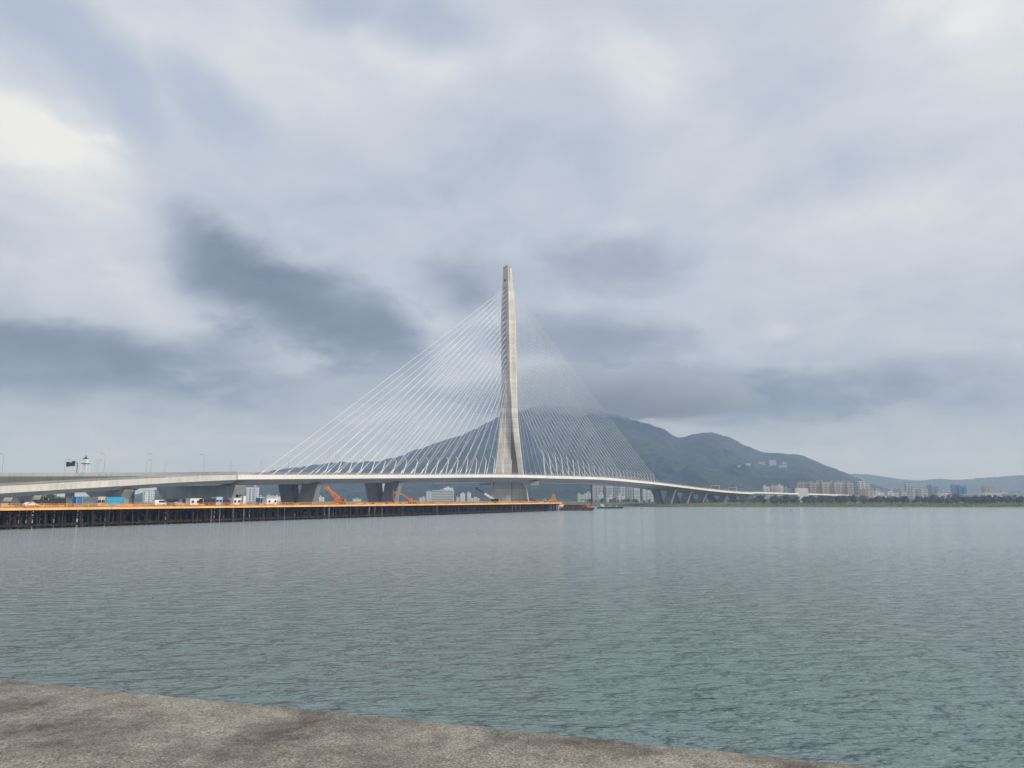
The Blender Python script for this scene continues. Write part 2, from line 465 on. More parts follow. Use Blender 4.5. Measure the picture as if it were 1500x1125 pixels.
# ================================================================== SETTING
# ---- water: one sheet, small wind waves as bump
def water_material():
    m = bpy.data.materials.new('river water'); m.use_nodes = True
    nt = m.node_tree; b = nt.nodes['Principled BSDF']
    b.inputs['Roughness'].default_value = .10
    b.inputs['IOR'].default_value = 1.333
    t = nt.nodes.new('ShaderNodeTexCoord')
    def noise(sx, sy, rot, detail, rough=.5, dist=0.0, kind='FBM'):
        mp = nt.nodes.new('ShaderNodeMapping'); mp.inputs['Scale'].default_value = (sx, sy, 1); mp.inputs['Rotation'].default_value = (0, 0, R(rot))
        nt.links.new(t.outputs['Object'], mp.inputs[0])
        n = nt.nodes.new('ShaderNodeTexNoise'); n.inputs['Scale'].default_value = 1; n.inputs['Detail'].default_value = detail; n.inputs['Roughness'].default_value = rough; n.inputs['Distortion'].default_value = dist
        n.noise_type = kind
        nt.links.new(mp.outputs[0], n.inputs['Vector'])
        return n.outputs['Fac']
    def bump(h, dist, prev=None, strength=1.0):
        n = nt.nodes.new('ShaderNodeBump'); n.inputs['Strength'].default_value = strength; n.inputs['Distance'].default_value = dist
        nt.links.new(h, n.inputs['Height'])
        if prev is not None: nt.links.new(prev, n.inputs['Normal'])
        return n.outputs[0]
    # wind patches: broad areas where the chop is stronger or calmer
    patch = noise(.006, .014, 12, 3)
    pr = nt.nodes.new('ShaderNodeMapRange'); pr.inputs['From Min'].default_value = .35; pr.inputs['From Max'].default_value = .65
    pr.inputs['To Min'].default_value = .55; pr.inputs['To Max'].default_value = 1.15
    nt.links.new(patch, pr.inputs['Value'])
    def mul(a, bb):
        n = nt.nodes.new('ShaderNodeMath'); n.operation = 'MULTIPLY'; nt.links.new(a, n.inputs[0]); nt.links.new(bb, n.inputs[1]); return n.outputs[0]
    sp = nt.nodes.new('ShaderNodeSeparateXYZ'); nt.links.new(t.outputs['Object'], sp.inputs[0])
    sh = nt.nodes.new('ShaderNodeMapRange'); sh.inputs['From Min'].default_value = 20; sh.inputs['From Max'].default_value = 330      # calmer in the lee of the bridge
    sh.inputs['To Min'].default_value = 1.0; sh.inputs['To Max'].default_value = .55
    nt.links.new(sp.outputs[1], sh.inputs['Value'])
    prs = mul(pr.outputs[0], sh.outputs[0])
    gust = nt.nodes.new('ShaderNodeMapRange'); gust.inputs['From Min'].default_value = .46; gust.inputs['From Max'].default_value = .68
    gust.inputs['To Min'].default_value = .42; gust.inputs['To Max'].default_value = 1.75                                      # scattered steeper wavelets
    nt.links.new(noise(.42, .95, 12, 3, .6), gust.inputs['Value'])
    chp = mul(prs, gust.outputs[0])
    swell = bump(mul(noise(.10, .26, 14, 2), sh.outputs[0]), .5)
    chop = bump(mul(noise(.55, 1.5, 10, 3, .5, .6), chp), .75, swell)
    cross = bump(mul(noise(1.1, 2.3, 38, 3, .6, .8), prs), .30, chop)
    rip = bump(mul(noise(3.4, 5.0, -12, 4, .6, .4), prs), .13, cross)
    nt.links.new(rip, b.inputs['Normal'])
    # greenish water by the quay; farther out, sky reflection painted into a paler colour
    sky_sheen = nt.nodes.new('ShaderNodeMapRange'); sky_sheen.interpolation_type = 'SMOOTHSTEP'
    sky_sheen.inputs['From Min'].default_value = 10; sky_sheen.inputs['From Max'].default_value = 170
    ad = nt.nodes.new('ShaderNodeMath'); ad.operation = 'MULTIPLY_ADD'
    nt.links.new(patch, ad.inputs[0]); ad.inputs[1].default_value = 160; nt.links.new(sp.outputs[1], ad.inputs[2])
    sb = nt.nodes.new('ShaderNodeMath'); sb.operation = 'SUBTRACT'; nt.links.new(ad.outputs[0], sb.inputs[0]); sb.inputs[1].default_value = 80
    nt.links.new(sb.outputs[0], sky_sheen.inputs['Value'])
    wc = nt.nodes.new('ShaderNodeMix'); wc.data_type = 'RGBA'; nt.links.new(sky_sheen.outputs[0], wc.inputs[0])
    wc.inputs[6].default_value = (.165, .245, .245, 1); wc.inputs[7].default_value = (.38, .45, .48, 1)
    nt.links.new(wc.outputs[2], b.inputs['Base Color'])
    return m
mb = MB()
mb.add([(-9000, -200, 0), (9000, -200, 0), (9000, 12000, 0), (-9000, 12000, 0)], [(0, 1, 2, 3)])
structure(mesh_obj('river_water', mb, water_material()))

# ---- quay underfoot: weathered concrete, edge running from left to the near right
QZ = 6.9
def quay_point(px, py):
    d = ray(px, py); k = (QZ - CAM_Z) / d.z
    return Vector((d.x*k, d.y*k, QZ))
qa, qb = quay_point(0, 993.5), quay_point(1335, 1126)
qd = (qb - qa); qd.z = 0; qd.normalize()
qn = Vector((qd.y, -qd.x, 0))                      # towards the viewer's side
def quay_material():
    m = bpy.data.materials.new('weathered quay concrete'); m.use_nodes = True
    nt = m.node_tree; b = nt.nodes['Principled BSDF']; b.inputs['Roughness'].default_value = .93
    t = nt.nodes.new('ShaderNodeTexCoord')
    def noise(scale, detail, rough=.6, dist=0):
        n = nt.nodes.new('ShaderNodeTexNoise'); n.inputs['Scale'].default_value = scale; n.inputs['Detail'].default_value = detail; n.inputs['Roughness'].default_value = rough; n.inputs['Distortion'].default_value = dist
        nt.links.new(t.outputs['Object'], n.inputs['Vector']); return n.outputs['Fac']
    def ramp(src, stops):
        r = nt.nodes.new('ShaderNodeValToRGB'); e = r.color_ramp.elements
        e[0].position, e[0].color = stops[0][0], (*stops[0][1], 1); e[1].position, e[1].color = stops[-1][0], (*stops[-1][1], 1)
        for p, c in stops[1:-1]:
            x = e.new(p); x.color = (*c, 1)
        nt.links.new(src, r.inputs[0]); return r.outputs[0]
    def mix(mode, fac, a, bb):
        n = nt.nodes.new('ShaderNodeMix'); n.data_type = 'RGBA'; n.blend_type = mode
        if isinstance(fac, float): n.inputs[0].default_value = fac
        else: nt.links.new(fac, n.inputs[0])
        for i, v in ((6, a), (7, bb)):
            if isinstance(v, tuple): n.inputs[i].default_value = (*v, 1)
            else: nt.links.new(v, n.inputs[i])
        return n.outputs[2]
    big = ramp(noise(1.7, 14, .72, .1), [(.36, (.110, .097, .080)), (.50, (.255, .235, .198)), (.64, (.41, .385, .33))])
    fine = ramp(noise(60, 4, .8), [(.34, (.15, .14, .135)), (.49, (.72, .72, .72)), (.64, (1.55, 1.5, 1.4))])
    col = mix('MULTIPLY', .9, big, fine)
    moss = ramp(noise(3.4, 10, .76, .4), [(.55, (0, 0, 0)), (.70, (1, 1, 1))])
    col = mix('MIX', mix('MULTIPLY', 1.0, moss, (.55, .55, .55)), col, (.055, .048, .040))
    vor = nt.nodes.new('ShaderNodeTexVoronoi'); vor.feature = 'DISTANCE_TO_EDGE'; vor.inputs['Scale'].default_value = .45
    wv = nt.nodes.new('ShaderNodeTexNoise'); wv.inputs['Scale'].default_value = 3; wv.inputs['Detail'].default_value = 5
    nt.links.new(t.outputs['Object'], wv.inputs['Vector'])
    ad = nt.nodes.new('ShaderNodeVectorMath'); ad.operation = 'MULTIPLY_ADD'; nt.links.new(wv.outputs['Color'], ad.inputs[0]); ad.inputs[1].default_value = (.35, .35, .35); nt.links.new(t.outputs['Object'], ad.inputs[2])
    nt.links.new(ad.outputs[0], vor.inputs['Vector'])
    crack = ramp(vor.outputs['Distance'], [(.0, (1, 1, 1)), (.003, (0, 0, 0))])
    col = mix('MIX', mix('MULTIPLY', 1.0, crack, (.35, .35, .35)), col, (.04, .033, .028))
    nt.links.new(col, b.inputs['Base Color'])
    bp = nt.nodes.new('ShaderNodeBump'); bp.inputs['Strength'].default_value = .7; bp.inputs['Distance'].default_value = .007
    nt.links.new(noise(46, 7, .7), bp.inputs['Height'])
    bp2 = nt.nodes.new('ShaderNodeBump'); bp2.inputs['Strength'].default_value = .8; bp2.inputs['Distance'].default_value = .012
    nt.links.new(noise(14, 5, .65), bp2.inputs['Height']); nt.links.new(bp.outputs[0], bp2.inputs['Normal'])
    nt.links.new(bp2.outputs[0], b.inputs['Normal'])
    return m
M_quay = quay_material()
us = np.linspace(-4, 16, 640); ws = np.concatenate([[0, 0, .004, .012, .025], np.linspace(.05, 4.5, 150), [7, 12]])
U, W = np.meshgrid(us, ws)
edge_wob = (fbm(U*1.3, U*0, 5, 3) - .5)*.02 + (fbm(U*9, U*0, 3, 9) - .5)*.018
Wd = W + edge_wob*np.exp(-W*6)
X = qa.x + qd.x*U + qn.x*Wd; Y = qa.y + qd.y*U + qn.y*Wd
Z = QZ + (fbm(U*1.1, W*1.1, 4, 1) - .5)*.02 + (fbm(U*7, W*7, 4, 5) - .5)*.016 - .012*np.exp(-W*60)
Z[0, :] = -1.5
quay = structure(grid_obj('quay', X, Y, Z, M_quay))

# ---- hills: ridge surveyed by sight line, real depth behind and in front
def ground_mat(name, c1, c2, c3, s1, s2):
    m = bpy.data.materials.new(name); m.use_nodes = True
    nt = m.node_tree; b = nt.nodes['Principled BSDF']; b.inputs['Roughness'].default_value = .95; b.inputs['Specular IOR Level'].default_value = .1
    t = nt.nodes.new('ShaderNodeTexCoord')
    a = nt.nodes.new('ShaderNodeTexNoise'); a.inputs['Scale'].default_value = s1; a.inputs['Detail'].default_value = 8; a.inputs['Roughness'].default_value = .65
    c = nt.nodes.new('ShaderNodeTexNoise'); c.inputs['Scale'].default_value = s2; c.inputs['Detail'].default_value = 6; c.inputs['Roughness'].default_value = .7
    for n in (a, c): nt.links.new(t.outputs['Object'], n.inputs['Vector'])
    r = nt.nodes.new('ShaderNodeValToRGB'); e = r.color_ramp.elements
    e[0].position = .34; e[0].color = (*c1, 1); e[1].position = .66; e[1].color = (*c2, 1)
    nt.links.new(a.outputs['Fac'], r.inputs[0])
    r2 = nt.nodes.new('ShaderNodeValToRGB'); e = r2.color_ramp.elements
    e[0].position = .60; e[0].color = (0, 0, 0, 1); e[1].position = .72; e[1].color = (1, 1, 1, 1)
    nt.links.new(c.outputs['Fac'], r2.inputs[0])
    mx = nt.nodes.new('ShaderNodeMix'); mx.data_type = 'RGBA'
    nt.links.new(r2.outputs[0], mx.inputs[0]); nt.links.new(r.outputs[0], mx.inputs[6]); mx.inputs[7].default_value = (*c3, 1)
    nt.links.new(mx.outputs[2], b.inputs['Base Color'])
    return m
M_hill = ground_mat('forested slope', (.006, .013, .012), (.044, .060, .036), (.080, .088, .058), .022, .007)

def hill(name, ridge, D0, front, back, cols, rows, seed, m):
    pxs = np.array([r[0] for r in ridge], float); pys = np.array([r[1] for r in ridge], float)
    q = np.linspace(pxs[0], pxs[-1], cols)
    py = np.interp(q, pxs, pys)
    k = np.ones(7) / 7
    py = np.convolve(np.pad(py, 3, mode='edge'), k, 'valid')
    q01 = np.linspace(0, 1, cols)
    D = D0 + 220*np.sin(q01*5.0 + seed)
    tan = []; azs = []
    for a, b_ in zip(q, py):
        d = ray(a, b_); azs.append(math.atan2(d.x, d.y)); tan.append(d.z / math.hypot(d.x, d.y))
    azs = np.array(azs); tan = np.array(tan)
    H = np.maximum(CAM_Z + tan*D, 3)
    t = np.concatenate([np.linspace(0, 1, rows), 1 + np.linspace(.05, 1, rows//4)])
    T, Az = np.meshgrid(t, azs, indexing='ij')
    Dm = np.broadcast_to(D, T.shape); Hm = np.broadcast_to(H, T.shape)
    Rr = np.where(T <= 1, Dm - front*(1 - T), Dm + back*(T - 1))
    X = Rr*np.sin(Az); Y = Rr*np.cos(Az)
    prof = np.where(T <= 1, .25*T + .75*T**1.9, (1 - (T - 1))**1.3)
    spur = fbm(X/420, Y/650, 6, seed, ridged=True) - .55
    fine = fbm(X/60, Y/60, 5, seed + 40) - .5
    env = np.sin(np.pi*np.clip(T, 0, 1))
    Z = Hm*prof + spur*Hm*.55*env + fine*Hm*.05*(T > 0)
    tree = (fbm(X/16, Y/40, 4, seed + 80) - .5)*14
    Z = Z + tree*np.clip(T*3, 0, 1)*np.clip(Hm/120, 0, 1)
    # the spurs never stand above the sight line of the ridge behind them
    lim = CAM_Z + (Hm - CAM_Z)/Dm*Rr
    Z = np.where(T < 1, np.minimum(Z, lim - 1.0*(1 - T)*8), Z)
    Z = np.maximum(Z, -3)
    return structure(grid_obj(name, X, Y, Z, m))

hill('mountain', [(-300, 729), (60, 728), (150, 727), (190, 726), (230, 717), (300, 708), (360, 697), (400, 689), (440, 684), (480, 678), (520, 677), (560, 674), (590, 667),
                  (620, 655), (650, 646), (690, 632), (720, 615), (745, 604), (775, 597), (820, 593), (860, 597), (890, 605), (915, 612), (950, 622), (975, 630),
                  (996, 643), (1010, 637), (1025, 634), (1040, 633), (1070, 640), (1100, 657), (1120, 663), (1150, 664), (1180, 668), (1210, 682), (1240, 693), (1265, 705),
                  (1300, 716), (1350, 726), (1500, 729), (1700, 730)], 4400, 2300, 1300, 760, 110, 3, M_hill)
hill('far_hills', [(1050, 715), (1150, 702), (1220, 695), (1260, 694), (1290, 697), (1320, 702), (1350, 704), (1375, 701), (1400, 703), (1440, 700), (1470, 698), (1500, 696),
                   (1580, 692), (1680, 700), (1800, 715)], 7600, 1900, 900, 260, 50, 11, M_hill)

# ---- far bank (land) and the near-side bank under the approach spans
M_bank = ground_mat('grassy bank', (.075, .105, .04), (.16, .17, .07), (.20, .17, .11), .09, .035)
M_mud = mat('mud shore', (.12, .105, .085), .9, .4, .15)
shore = [(-4000, 1500), (-900, 1420), (-300, 1380), (40, 1330), (95, 1180), (130, 1010), (185, 925), (260, 890), (420, 872), (620, 868), (900, 862), (1500, 850), (4000, 840)]
sx = np.array([p[0] for p in shore], float); sy = np.array([p[1] for p in shore], float)
xs = np.concatenate([np.linspace(-4000, -420, 40), np.linspace(-400, 1100, 500), np.linspace(1140, 4000, 40)])
offs = np.array([-3, 0, 1.5, 3, 5, 8, 12, 18, 26, 36, 50, 70, 100, 150, 220, 320, 480, 700, 1000, 1500, 2200, 3200, 5000, 8000.0])
Xg, Og = np.meshgrid(xs, offs)
Y0 = np.interp(Xg, sx, sy) + (fbm(Xg/22, Xg*0, 4, 21) - .5)*9
Yg = Y0 + Og
Zg = np.interp(Og, [-3, 0, 3, 5, 26, 70, 220, 8000], [-.8, -.1, .45, .8, 1.6, 3.0, 4.2, 5.0])
Zg = Zg + (fbm(Xg/9, Yg/9, 4, 31) - .5)*np.clip(Og/12, 0, 1)*1.6
bank = structure(grid_obj('far_shore', Xg, Yg, Zg, M_bank))
bank.data.materials.append(M_mud)
nxg = len(xs) - 1
for i, p in enumerate(bank.data.polygons):
    if i // nxg < 3: p.material_index = 1

mb = MB()
mb.add([(-1500, 330, 1.5), (-262, 330, 1.5), (-245, 420, 1.5), (-270, 620, 1.5), (-330, 1000, 1.5), (-1500, 1300, 1.5),
        (-1500, 322, -2), (-255, 322, -2), (-238, 420, -2), (-262, 625, -2), (-322, 1010, -2), (-1500, 1310, -2)],
       [(0, 1, 2, 3, 4, 5), (0, 6, 7, 1), (1, 7, 8, 2), (2, 8, 9, 3), (3, 9, 10, 4), (4, 10, 11, 5)])
structure(mesh_obj('near_shore', mb, M_bank))

# ================================================================== BRIDGE
def catmull(pts, n):
    pts = [Vector(p) for p in pts]
    ex = [pts[0]*2 - pts[1]] + pts + [pts[-1]*2 - pts[-2]]
    dense = []
    for i in range(1, len(ex) - 2):
        p0, p1, p2, p3 = ex[i-1:i+3]
        for k in range(24):
            t = k/24
            dense.append(.5*((2*p1) + (p2 - p0)*t + (2*p0 - 5*p1 + 4*p2 - p3)*t*t + (3*p1 - p0 - 3*p2 + p3)*t**3))
    dense.append(pts[-1])
    L = [0]
    for a, b_ in zip(dense, dense[1:]): L.append(L[-1] + (b_ - a).length)
    out = []
    arr = np.array([tuple(p) for p in dense])
    for s_ in np.linspace(0, L[-1], n):
        out.append(Vector([float(np.interp(s_, L, arr[:, k])) for k in range(3)]))
    return out, L[-1]

class Path:
    """near edge of a deck; offsets run towards the far edge"""
    def __init__(self, ctrl, n, width):
        self.p, self.L = catmull([P(*c) for c in [(a, y, Y) for a, Y, y in ctrl]], n)
        # smooth the elevations and plan a little
        for _ in range(10):
            q = [p.copy() for p in self.p]
            for i in range(1, n - 1): self.p[i] = (q[i-1] + q[i]*2 + q[i+1])/4
        self.n = n; self.w = width
        self.t = []
        for i in range(n):
            d = self.p[min(i+1, n-1)] - self.p[max(i-1, 0)]; d.z = 0
            self.t.append(d.normalized())
    def width(self, s):
        return self.w(s) if callable(self.w) else self.w
    def at(self, s, off=0.0, dz=0.0):
        """s in 0..1 along, off metres in from the near edge"""
        x = s*(self.n - 1); i = min(int(x), self.n - 2); f = x - i
        p = self.p[i].lerp(self.p[i+1], f); t = self.t[i].lerp(self.t[i+1], f).normalized()
        return p + Vector((-t.y, t.x, 0))*off + Vector((0, 0, dz))
    def tan(self, s):
        i = min(int(s*(self.n - 1)), self.n - 1); return self.t[i]
    def find(self, px, off=0.0):
        best = min(range(0, 2001), key=lambda k: abs(PX(self.at(k/2000, off)) - px)); return best/2000
    def sweep(self, section, s0=0.0, s1=1.0, n=None, closed=True, mb=None):
        """section(s) -> list of (offset, dz)"""
        n = n or max(2, int(self.n*(s1 - s0)))
        rings = []
        for k in range(n):
            s_ = s0 + (s1 - s0)*k/(n - 1)
            rings.append([self.at(s_, o, z) for o, z in section(s_)])
        mb = mb or MB()
        return mb.loft(rings, cap=closed, closed=closed)

DW = 44.0
deck = Path([(348.6, 400, 695.2), (400, 430, 695.3), (500, 490, 695.3), (600, 553, 695.2), (735, 640, 695.0), (800, 690, 696.5), (870, 765, 698.6), (900, 805, 700.5),
             (950, 895, 705.4), (967, 930, 707.3), (1000, 1000, 711.5), (1050, 1110, 717.6), (1090, 1205, 720.9), (1104.5, 1245, 721.6)], 260, DW)

bridge = thing('cable_stayed_bridge', 'long cable-stayed bridge with one tall pale concrete mast and white stay cables', 'bridge', loc=(0, 690, 0))
def part(name, mb, m, parent=bridge, smooth=False):
    o = mesh_obj(name, mb, m, None, smooth)
    root = parent
    while root.parent is not None: root = root.parent
    if root.type == 'EMPTY':
        o.parent = parent
        off = Vector(root.location)
        o.matrix_parent_inverse = Matrix.Translation(-off) if parent.parent is None else Matrix.Identity(4)
    else:
        o.parent = parent
    return o

fh = 2.5
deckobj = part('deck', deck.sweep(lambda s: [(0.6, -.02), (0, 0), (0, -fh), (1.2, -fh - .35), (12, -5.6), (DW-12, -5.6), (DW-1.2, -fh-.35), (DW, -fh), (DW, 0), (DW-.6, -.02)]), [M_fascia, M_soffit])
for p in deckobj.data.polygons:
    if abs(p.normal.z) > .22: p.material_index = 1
part('roadway', deck.sweep(lambda s: [(1.0, .02), (DW-1.0, .02), (DW-1.0, .12), (1.0, .12)]), M_asphalt)
def railing(path, s0, s1, off, h=1.25, gap=2.6, r=.07, base=0.0):
    mb = MB()
    n = max(2, int(path.L*(s1 - s0)/gap))
    ss = [s0 + (s1 - s0)*k/n for k in range(n + 1)]
    for k in ss:
        o = off(k) if callable(off) else off
        a = path.at(k, o, base); mb.beam(a, a + Vector((0, 0, h)), r*2.2, r*2.2)
    for z in (h*.45, h*.72, h):
        for a, b_ in zip(ss, ss[1:]):
            oa = off(a) if callable(off) else off; ob = off(b_) if callable(off) else off
            mb.beam(path.at(a, oa, base + z), path.at(b_, ob, base + z), r*2, r*2.2)
    return mb
M_rail = mat('grey railing metal', (.36, .36, .37), .5, .2, .5)
part('railing', railing(deck, 0, 1, .35), M_rail)
part('railing', railing(deck, 0, 1, DW - .35), M_rail)
# inspection rails slung under the belly either side of the mast
for s0, s1 in ((deck.find(655), deck.find(735)), (deck.find(790), deck.find(905))):
    part('maintenance_rail', deck.sweep(lambda s: [(13, -6.5), (13, -6.2), (13.3, -6.2), (13.3, -6.5)], s0, s1), M_white)

# ---- mast: chevron plan with a prow edge, splitting into two legs towards the base
sm = deck.find(784)
mc = deck.at(sm, DW/2)
MY = mc.y
def MP(px, y, dy=0.0):
    return P(px, y, MY) + Vector((0, dy, 0))
rows = [  # y, left, prow, right, notch depth
    (391.0, 737.2, 744.6, 748.9, 1.5), (400, 736.7, 744.9, 749.8, 1.5), (415, 736.0, 745.2, 751.3, .5), (430, 735.2, 745.5, 752.6, 0), (450, 734.2, 745.7, 754.2, 0), (470, 733.8, 746.0, 755.2, 0),
    (500, 733.8, 746.6, 756.2, 0), (530, 734.2, 747.1, 756.8, 0), (560, 734.2, 747.4, 757.1, 0), (590, 732.7, 747.9, 757.7, 0), (610, 731.6, 748.1, 758.8, 0),
    (630, 730.2, 748.4, 760.2, 1.2), (645, 728.6, 748.5, 761.6, 3.5), (660, 727.0, 748.5, 763.2, 5.5), (680, 724.6, 748.3, 765.5, 7.5), (697, 722.7, 748.1, 767.6, 8.5),
    (715, 721.0, 748.1, 771.5, 9.5), (733, 719.8, 748.2, 774.6, 10.5), (741.5, 719.5, 748.2, 775.6, 10.5)]
rings = []
for (y, l, m_, r, nd) in rows:
    zr = P(750, y, MY).z
    def q(px, dy):
        a = P(px, y, MY); return Vector((a.x, MY + dy, zr))
    wl_, wr_ = (m_ - l), (r - m_)
    pd = -6.5 + 6.8*min(1, max(0, (y - 540)/110))           # prow sharp above, flat towards the base
    g = min(1, nd/9.0); gap = .40*g + (.30 if y > 705 else 0)*g     # hollow between the two legs
    fr = -2.6 if y < 600 else -2.6 + .6*g
    rings.append([q(l + .6, 7), q(l, 3.5), q(l + wl_*.10, -.4), q(m_ - 1.0, pd), q(m_, pd),
                  q(m_ + .3 + .2*g, pd*.9 + nd*1.15), q(m_ + .3 + wr_*(.12 + gap*.9), -4.4*(1 - g) + nd*1.05), q(m_ + .3 + wr_*(.2 + gap), -4.0 + 2.6*g), q(r - .9, fr), q(r, -.6), q(r - .4, 7)])
mastobj = part('mast', MB().loft(rings), M_mast)
# capped head: the right-hand blade stops a little lower and a pale fin stands between
top = P(750, 391, MY).z
def on_left_face(y, f):
    """point a touch proud of the left facet at sight height y, f from the left edge to the prow"""
    ys = [r[0] for r in rows]
    l = float(np.interp(y, ys, [r[1] for r in rows])); m_ = float(np.interp(y, ys, [r[2] for r in rows]))
    a = P(l + (m_ - 1.2 - l)*(.12 + .88*f), y, MY)
    return Vector((a.x, MY + (-.4 + (-6.1)*f) - .12, a.z))
# dark inspection opening near the top
c = on_left_face(412, .45)
for a_, b_, y0 in ((737.6, 744.2, 389.6), (746.6, 749.0, 392.2)):
    z0 = P(750, 392.5, MY).z; z1 = P(750, y0, MY).z
    p0 = P(a_, 392, MY); p1 = P(b_, 392, MY)
    if z1 > z0: part('mast_tip', MB().box(((p0.x + p1.x)/2, MY + .6, (z0 + z1)/2), (p1.x - p0.x, 8.5, z1 - z0)), M_mast, parent=mastobj)
part('mast_opening', MB().tube([c + Vector((-.3, .3, 0)) + Vector((0, -.45, 0)), c + Vector((0, .6, 0))], .85, 12), M_dark, parent=mastobj)
for px_, h_ in ((739.5, 3.0), (742.5, 5.5), (748, 3.5)):
    b_ = MP(px_, 391); part('lightning_rod', MB().tube([b_ - Vector((0, 0, .5)), b_ + Vector((0, 0, h_))], .12, 5), M_steel, parent=mastobj)

# table beams either side of the mast below the deck
for a_, b_ in ((703, 719.5), (776, 789)):
    p0, p1 = P(a_, 708, MY + 2), P(b_, 708, MY + 2)
    mb = MB(); mb.box(((p0.x + p1.x)/2, MY + 2, P(750, 707.8, MY).z), (p1.x - p0.x, 14, 3.6))
    part('mast_crossbeam', mb, M_conc)

# ---- stay cables
nl, nr = 20, 28
s_l0, s_l1 = deck.find(462), deck.find(738)
s_r0, s_r1 = deck.find(812), deck.find(966)
def cable(s, off, anchor, r):
    a = deck.at(s, off, .1)
    mb = MB()
    d = anchor - a; n = 6
    pts = [a + d*(k/n) - Vector((0, 0, 1))*(1.2*4*(k/n)*(1 - k/n)) for k in range(n + 1)]
    mb.tube(pts, r, 5)
    o = part('stay_cable', mb, M_cable)
    u = d.normalized()
    t = MB(); t.tube([a - u*.4, a + u*5.2], .36, 7, .28); t.tube([a + u*5.2, a + u*5.6], .40, 7)
    part('anchor_tube', t, M_white, parent=o)
    return u
lean_l, lean_r = [], []
for k in range(nl):
    f = k/(nl - 1)
    s_ = s_l0 + (s_l1 - s_l0)*f
    y = 424 + 152*f**1.05
    for off, ff in ((.9, .62), (DW - .9, .18)):
        cable(s_, off, on_left_face(y, ff), .105)
for k in range(nr):
    f = k/(nr - 1)
    s_ = s_r1 + (s_r0 - s_r1)*f
    y = 425 + 165*f**1.05
    r_ = float(np.interp(y, [q_[0] for q_ in rows], [q_[3] for q_ in rows]))
    zz = P(750, y, MY).z
    for off, dy in ((.9, -1.2), (DW - .9, 3.5)):
        a = P(r_ - (.3 if dy < 0 else .1), y, MY); cable(s_, off, Vector((a.x, MY + dy, zz)), .115)
# anchor boxes on the left facet of the mast where each pair enters
for k in range(nl):
    f = k/(nl - 1); y = 424 + 152*f**1.05
    if y > 540: continue
    p_ = on_left_face(y + 1.2, .16); q_ = on_left_face(y - 2.4, .62)
    mb = MB(); mb.beam(p_ + Vector((0, -.05, 0)), q_ + Vector((0, -.05, 0)), .9, .9)
    part('anchor_box', mb, M_steel, parent=mastobj)

# ---- V piers
def vpier(s, foot_z, wtop, wbase, leg, depth, off=DW/2, m=M_pier, flare=0.0, gap=.36):
    """two raking blades that meet at the foot"""
    t = deck.tan(s); n_ = Vector((-t.y, t.x, 0)); c = deck.at(s, off); zt = c.z - 5.65
    c = Vector((c.x, c.y, 0)); mb = MB()
    for sg in (-1, 1):
        rings = []
        for f in (0, .25, .5, .75, 1.0):
            g = f + flare*(f*f - f)
            o_out = wbase/2 + (wtop/2 - wbase/2)*g
            wid = leg*(.85 + .15*f)
            o_in = max(.02, gap*wtop/2*f)
            z = foot_z + (zt - foot_z)*f
            d = depth/2*(1 - .12*f)
            rings.append([c + n_*(sg*o_in) + t*d + Vector((0, 0, z)), c + n_*(sg*o_out) + t*d*.7 + Vector((0, 0, z)), c + n_*(sg*o_out) - t*d*.7 + Vector((0, 0, z)), c + n_*(sg*o_in) - t*d + Vector((0, 0, z))])
        mb.loft(rings)
    mb.box((c.x, c.y, zt + .0), (wtop*.96, depth*.6, .7), math.atan2(n_.y, n_.x))
    mb.box((c.x, c.y, foot_z), (wbase*1.15, depth*1.25, 2.4), math.atan2(n_.y, n_.x))
    return part('pier', mb, m)
for px_, wt, wb in ((440, 31, 20), (562, 33, 21)):
    vpier(deck.find(px_, DW/2), .6, wt, wb, 8.6, 7, gap=.27)
for px_ in (972, 996, 1019, 1050, 1082):
    vpier(deck.find(px_, DW/2), .6, 34, 19, 8.5, 9, flare=.5, gap=.40)

# ---- rear approach viaduct and the ramp that peels away in front of it
viaduct = thing('viaduct', 'straight pale approach viaduct running behind the descending ramp at left', 'viaduct', loc=(-220, 440, 0))
vp = Path([(347, 428, 693.6), (250, 432, 694.4), (200, 433, 694.8), (100, 432, 695), (0, 428, 695.2), (-260, 415, 696)], 120, -20)
VW = -20
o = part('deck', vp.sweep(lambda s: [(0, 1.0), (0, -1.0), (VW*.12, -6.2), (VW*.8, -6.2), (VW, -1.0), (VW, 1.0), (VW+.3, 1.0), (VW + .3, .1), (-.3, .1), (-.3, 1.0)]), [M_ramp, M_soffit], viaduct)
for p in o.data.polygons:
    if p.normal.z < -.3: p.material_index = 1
def hammerhead(parent, near, dirv, length, ztop, hgt, thick, z0, coln, inset=3.0, colw=4.0, m=M_pier):
    """wide pier cap with raked ends on one or more columns"""
    d = Vector(dirv).normalized(); t = Vector((-d.y, d.x, 0)); near = Vector((near[0], near[1], 0))
    prof = [(0, ztop), (length, ztop), (length - inset*.3, ztop - hgt*.25), (length - inset*2.6, ztop - hgt), (inset*1.1, ztop - hgt), (0, ztop - .4)]
    poly = [near + d*a + Vector((0, 0, z)) - t*(thick/2) for a, z in prof]
    mb = MB(); mb.prism(poly, t*thick); o = part('pier_cap', mb, m, parent)
    for f in coln:
        b_ = near + d*length*f
        mb = MB(); mb.box((b_.x, b_.y, (z0 + ztop - hgt)/2), (colw, colw*.8, ztop - hgt - z0), math.atan2(d.y, d.x)); part('pier', mb, m, parent)
vz = vp.at(.5).z
for px_ in (265, 180, 90, 10, -90):
    b_ = vp.at(vp.find(px_), VW*.05)
    hammerhead(viaduct, (b_.x, b_.y), (0, 1, 0), 18, vz - 6.2, 2.4, 4, .8, (.5,), 2.5)

